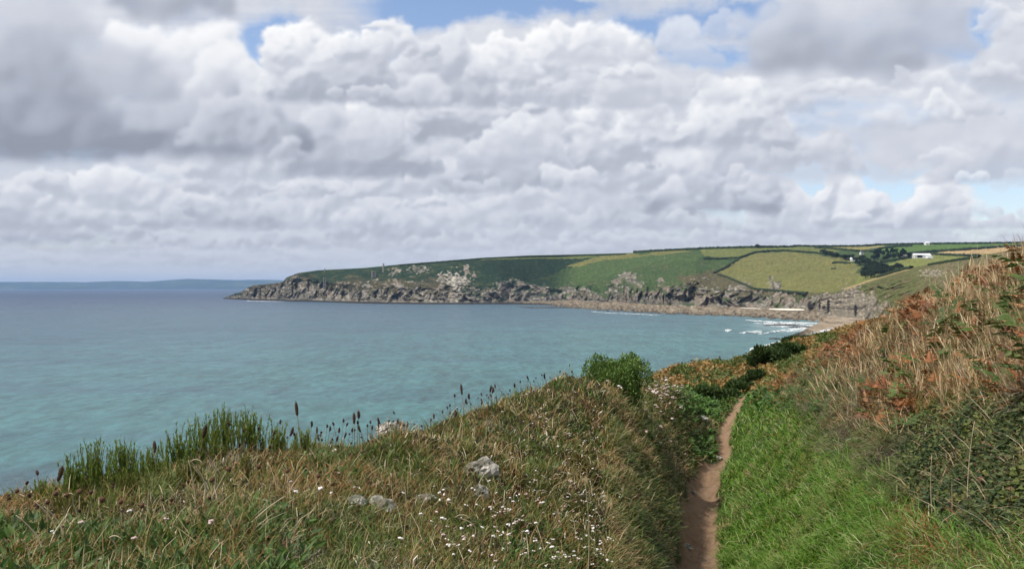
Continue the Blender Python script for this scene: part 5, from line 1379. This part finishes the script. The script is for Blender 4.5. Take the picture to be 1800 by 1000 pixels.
hedge([(1632, 466), (1680, 458), (1724, 451.5)], 1.2, .9, "thin hedge along the upper edge of the brown slope", bvhB)

# ------------------------------------------------------------------ trees round the farm and on the ridge
tree_leaf_m = col_mat("far_tree_leaves", .9, .1)
def tree_proto(seed, rx, rz, cols):
    r_ = np.random.RandomState(seed); root = empty("broadleaf_tree", (0, 0, 0))
    root["category"] = "tree"
    v, q, t, c = crown_leaves(rx, rx * .9, rz, 1500, .62, cols, [1] * len(cols), seed, 10, -.35, .8, .1)
    v = v + np.array([0, 0, rz * .75])
    a = mesh_np("crown", v, q, t, tree_leaf_m, np.clip(c, .003, 1), False, root)
    mb = MB().tube([(0, 0, -.5), (.1, 0, rz * .5), (0, .1, rz)], [.35, .25, .12], 6)
    for k in range(4):
        an = k * 1.6 + seed; mb.tube([(0, 0, rz * .5), (math.cos(an) * rx * .5, math.sin(an) * rx * .5, rz * 1.0)], [.15, .05], 5)
    b = mb.build("trunk", wood_m, root)
    return root, [a, b]
tp = [tree_proto(701, 3.6, 3.8, [(.022, .036, .018), (.034, .052, .022)]), tree_proto(702, 4.4, 3.4, [(.026, .040, .020), (.042, .058, .026)]), tree_proto(703, 3.2, 4.6, [(.020, .032, .018), (.03, .046, .022)]), tree_proto(704, 4.8, 3.0, [(.045, .055, .030), (.034, .048, .024)])]
TR = []
rt = np.random.RandomState(31)
def tree_band(x0, x1, ya, yb, n, kinds, where):
    for k in range(n):
        f = (k + rt.uniform(.1, .9)) / n
        TR.append((x0 + (x1 - x0) * f, ya + (yb - ya) * f + rt.uniform(-2.0, 2.0), kinds[rt.randint(len(kinds))], where, k + 1, n))
tree_band(1448, 1532, 449, 464, 9, [1, 3], "line down the left of the farm valley")
tree_band(1532, 1600, 459, 453, 8, [0, 2, 1], "tall clump left of the farm")
tree_band(1534, 1580, 450, 447, 6, [0, 2], "back row of the farm clump")
tree_band(1512, 1586, 484, 473, 9, [3, 1], "low wood below the farm")
tree_band(1518, 1582, 489, 481, 8, [3, 1], "front edge of the low wood")
tree_band(1514, 1560, 479, 472, 6, [1, 3], "back of the low wood")
tree_band(1508, 1540, 466, 470, 4, [1, 3], "gap above the low wood")
tree_band(1440, 1466, 445, 450, 3, [3], "corner of the olive field")
NUM = ["first", "second", "third", "fourth", "fifth", "sixth", "seventh", "eighth", "ninth"]
for px, py, kd, where, k, n in TR:
    h = hitA(px, py)
    if h is None: continue
    pr, ch = tp[kd]
    copy_thing(pr, ch, (h.x, h.y, h.z - .4), rt.uniform(0, 6.28), f"{NUM[k - 1]} tree from the left in the {where}", rt.uniform(1.05, 1.55), "trees round the farm")
for k, px in enumerate((1332, 1338, 1345, 1353)):
    h = hitA(px, 435.6)
    if h: copy_thing(tp[3 if k else 1][0], tp[3 if k else 1][1], (h.x, h.y, h.z - .5), k * 1.1, ["leftmost and tallest", "second", "third", "rightmost and lowest"][k] + " tree of the clump alone on the ridge", (1.05, .85, .8, .6)[k], "tree clump on the ridge")
for k, px in enumerate((1548, 1562, 1592)):
    h = hitA(px, 447)
    if h: copy_thing(tp[k][0], tp[k][1], (h.x, h.y, h.z - .5), k * 2.1, ["left", "middle", "right"][k] + " tree at the foot of the bright green field", .8, "trees round the farm")
for pr, ch in tp:
    for o in ch + [pr]: bpy.data.objects.remove(o)

# ------------------------------------------------------------------ buildings
white_wall = flat_mat("whitewashed_wall", (.78, .77, .74), .8, .2, .08, .6)
white_roof = flat_mat("white_sheet_roof", (.80, .82, .84), .5, .4, .06, .4)
grey_wall = flat_mat("old_stone_wall", (.28, .25, .21), .95, .1, .35, .5)
slate = flat_mat("slate_roof", (.16, .16, .17), .7, .3, .25, .8)
darkop = flat_mat("dark_opening", (.012, .012, .012), .9, .1, .2, 1)
def house(name, loc, rz, L, Wd_, hw, hr, wall, roof, label, cat, doors=(), windows=(), chimney=True, group=None):
    """gabled building; its long front faces -Y before turning"""
    root = empty(name, loc, rz); tag(root, label, cat, group)
    a, b = L / 2, Wd_ / 2
    v = [(-a, -b, -1.5), (a, -b, -1.5), (a, b, -1.5), (-a, b, -1.5), (-a, -b, hw), (a, -b, hw), (a, b, hw), (-a, b, hw), (-a, 0, hw + hr), (a, 0, hw + hr)]
    MB().add(v, [(0, 1, 5, 4), (2, 3, 7, 6), (1, 2, 6, 5), (3, 0, 4, 7)], [(5, 6, 9), (7, 4, 8)]).build("wall", wall, root)
    e = .3; t = .12
    rv = []
    for x in (-a - e, a + e):
        for y, z in ((-b - e, hw - hr * e / b), (0, hw + hr), (b + e, hw - hr * e / b)):
            rv += [(x, y, z + .02), (x, y, z + t + .02)]
    rq = [(0, 2, 8, 6), (1, 7, 9, 3), (2, 4, 10, 8), (3, 9, 11, 5), (0, 6, 7, 1), (4, 5, 11, 10), (0, 1, 3, 2), (2, 3, 5, 4), (6, 8, 9, 7), (8, 10, 11, 9)]
    rf = MB().add(rv, rq).build("roof", roof, root)
    if chimney: MB().box(-a + .6, -a + 1.5, -.45, .45, hw + hr * .6, hw + hr + 1.1).build("chimney", wall, rf)
    for x, w, h in doors: MB().box(x - w / 2, x + w / 2, -b - .06, -b + .1, -.2, h).build("door", darkop, root)
    for x, z in windows: MB().box(x - .5, x + .5, -b - .05, -b + .1, z, z + 1.1).build("window", darkop, root)
    return root
def put(px, py, bvh=None):
    h = hitA(px, py, bvh)
    return Vector(h)
g = put(1619, 453.5)
barn = house("barn", g + Vector((0, 0, .6)), .12, 25, 9, 3.6, 2.0, white_wall, white_roof, "long white barn with a white sheet roof beside the tan field", "barn", [(-4.5, 7.5, 2.9)], [], False)
MB().box(-14.8, -12.6, -3.5, 3.5, -1.5, 2.6).build("end_store", white_wall, barn)
v, q = prism_box(4.0, 12.4, -9.6, -4.7, -1.5, 1.7); v[4:6, 2] -= .7
leanto = MB().add(v, q).build("lean_to", white_roof, barn)
g = put(1591, 453)
house("stone_outhouse", g + Vector((0, 0, .3)), -.15, 15, 7, 2.4, 1.6, grey_wall, flat_mat("patched_roof", (.30, .27, .24), .9, .1, .4, .7), "low grey stone outhouse left of the white barn", "outbuilding", [(-2, 2.4, 2.0), (3.5, 1.4, 1.9)], [(0.6, 1.0)], False)
g = put(1514.5, 448.5)
house("cottage", g + Vector((0, 0, 2.2)), .2, 5.0, 4, 1.8, 1.0, white_wall, slate, "small white cottage half hidden by the valley trees", "cottage", [(0, 1, 2)], [(-2, 1), (2, 1)])
g = put(1499, 458.5)
house("farm_cottage", g + Vector((0, 0, .8)), -.4, 6.5, 4.5, 1.5, 1.6, white_wall, white_roof, "white cottage with a pale roof at the lower end of the tree line", "cottage", [(1.2, 1, 2)], [(-2, 1)], True)
g = put(1629.5, 430.5)
house("ridge_house", g + Vector((0, 0, .8)), .0, 8, 6, 3.2, 1.5, white_wall, white_wall, "lone white house on the skyline of the ridge", "house", [(0, 1, 2)], [(-2.4, 1), (2.4, 1)], False)

# ------------------------------------------------------------------ ruined engine houses on the cliff
tower_m = flat_mat("granite_masonry", (.27, .245, .21), .95, .1, .3, .45)
def engine_house(px, py, w, dpt, h, stack_h, stack_side, label, ops):
    g = put(px, py); root = empty("engine_house", g, .25); tag(root, label, "ruin", "ruined mine buildings on the headland")
    mb = MB(); t = 1.0
    # four walls with open top, ragged
    def wall_(x0, x1, y0, y1, hs): 
        v, q = prism_box(x0, x1, y0, y1, -4, hs); v[4:, 2] += np.array([0, -.8, .5, -1.2]); mb.add(v, q)
    wall_(-w / 2, w / 2, -dpt / 2, -dpt / 2 + t, h); wall_(-w / 2, w / 2, dpt / 2 - t, dpt / 2, h * .93)
    wall_(-w / 2 - .01, -w / 2 + t, -dpt / 2 + t, dpt / 2 - t, h * .96); wall_(w / 2 - t, w / 2 + .01, -dpt / 2 + t, dpt / 2 - t, h * .9)
    mb.build("wall", tower_m, root)
    for zz in ops: MB().box(-.7, .7, -dpt / 2 - .08, -dpt / 2 + .2, zz, zz + 2.2).build("window", darkop, root)
    if stack_h:
        x = stack_side * (w / 2 - .9)
        zs = np.linspace(h * .4, stack_h, 7)
        MB().tube([(x, dpt / 2, z) for z in zs], np.concatenate([np.linspace(1.25, .85, 6), [.95]]), 10).build("chimney", tower_m, root)
    return root
engine_house(570.5, 508, 5.2, 6, 21, 0, 1, "tall narrow engine house ruin rising from the foot of the cliff", (4, 11, 16))
engine_house(657, 487, 7.5, 7, 10.5, 0, -1, "squat engine house ruin below its detached chimney", (2, 6.5))
def stack(px, py, h, r0, label):
    g = put(px, py)
    root = empty("mine_chimney", g); tag(root, label, "chimney", "ruined mine buildings on the headland")
    zs = np.linspace(-3, h, 9)
    MB().tube([(0, 0, z) for z in zs], np.linspace(r0, r0 * .62, 9), 12).build("shaft", tower_m, root, smooth=True)
    MB().tube([(0, 0, h - .1), (0, 0, h + .7)], [r0 * .8, r0 * .75], 12).build("rim", tower_m, root)
stack(674, 478, 14.5, 1.9, "slender stone mine chimney on the skyline slope")
stack(571, 477.5, 5.5, 1.3, "short chimney stub on the skyline above the tall engine house")
# rock at the tip's shoulder
v, q = lump(16, 91, 1.6, 1.6, 3.4, .3, 10); o = mesh_np("rock_pinnacle", v, q, None, rock_m); g = put(491, 499.5); o.location = g; tag(o, "small dark rock pinnacle on the shoulder of the point", "rock")
# low rocks awash by the surf
wet_m = flat_mat("wet_rock", (.045, .040, .035), .6, .4, .4, .4)
for i, (px, py, rx, ry, rz, lab) in enumerate([(1362, 595.5, 2.6, 3.5, .5, "low dark rock awash left of the surf"), (1372, 596.6, 1.2, 2.0, .35, "small dark rock beside the low one awash"),
                                            (1376, 572, 12, 5, .8, "long dark reef between two lines of surf"), (1425, 575.5, 14, 4, .9, "dark reef nearest the sand, between lines of surf"), (1418, 586, 6.5, 3, .6, "dark reef running out from the near slope"),
                                            (960, 541, 26, 12, 1.0, "dark low skerry off the rock platform"), (930, 540.5, 14, 8, .7, "smaller skerry at the seaward end of the platform")]):
    v, q = lump(26, 110 + i, rx, ry, rz, .35, 10); o = mesh_np("sea_rock", v, q, None, wet_m)
    d = EYE * FPX / (py - HOR); o.location = ((px - 900) / FPX * d, d, .1); tag(o, lab, "rock")

# ------------------------------------------------------------------ the air
hz = bpy.data.materials.new("haze_air"); hz.use_nodes = True
hn = hz.node_tree; hn.nodes.clear(); ho = hn.nodes.new('ShaderNodeOutputMaterial'); hv = hn.nodes.new('ShaderNodeVolumePrincipled')
hv.inputs['Color'].default_value = (.36, .60, 1.0, 1); hv.inputs['Density'].default_value = HAZE
hv.inputs['Anisotropy'].default_value = .0
hn.links.new(hv.outputs[0], ho.inputs['Volume'])
v, q = prism_box(-17500, 17500, -3200, 17200, -80, 190)
tag(mesh_np("haze", v, q, None, hz, None, False), "thin bluish haze over the bay", None, None, "stuff")
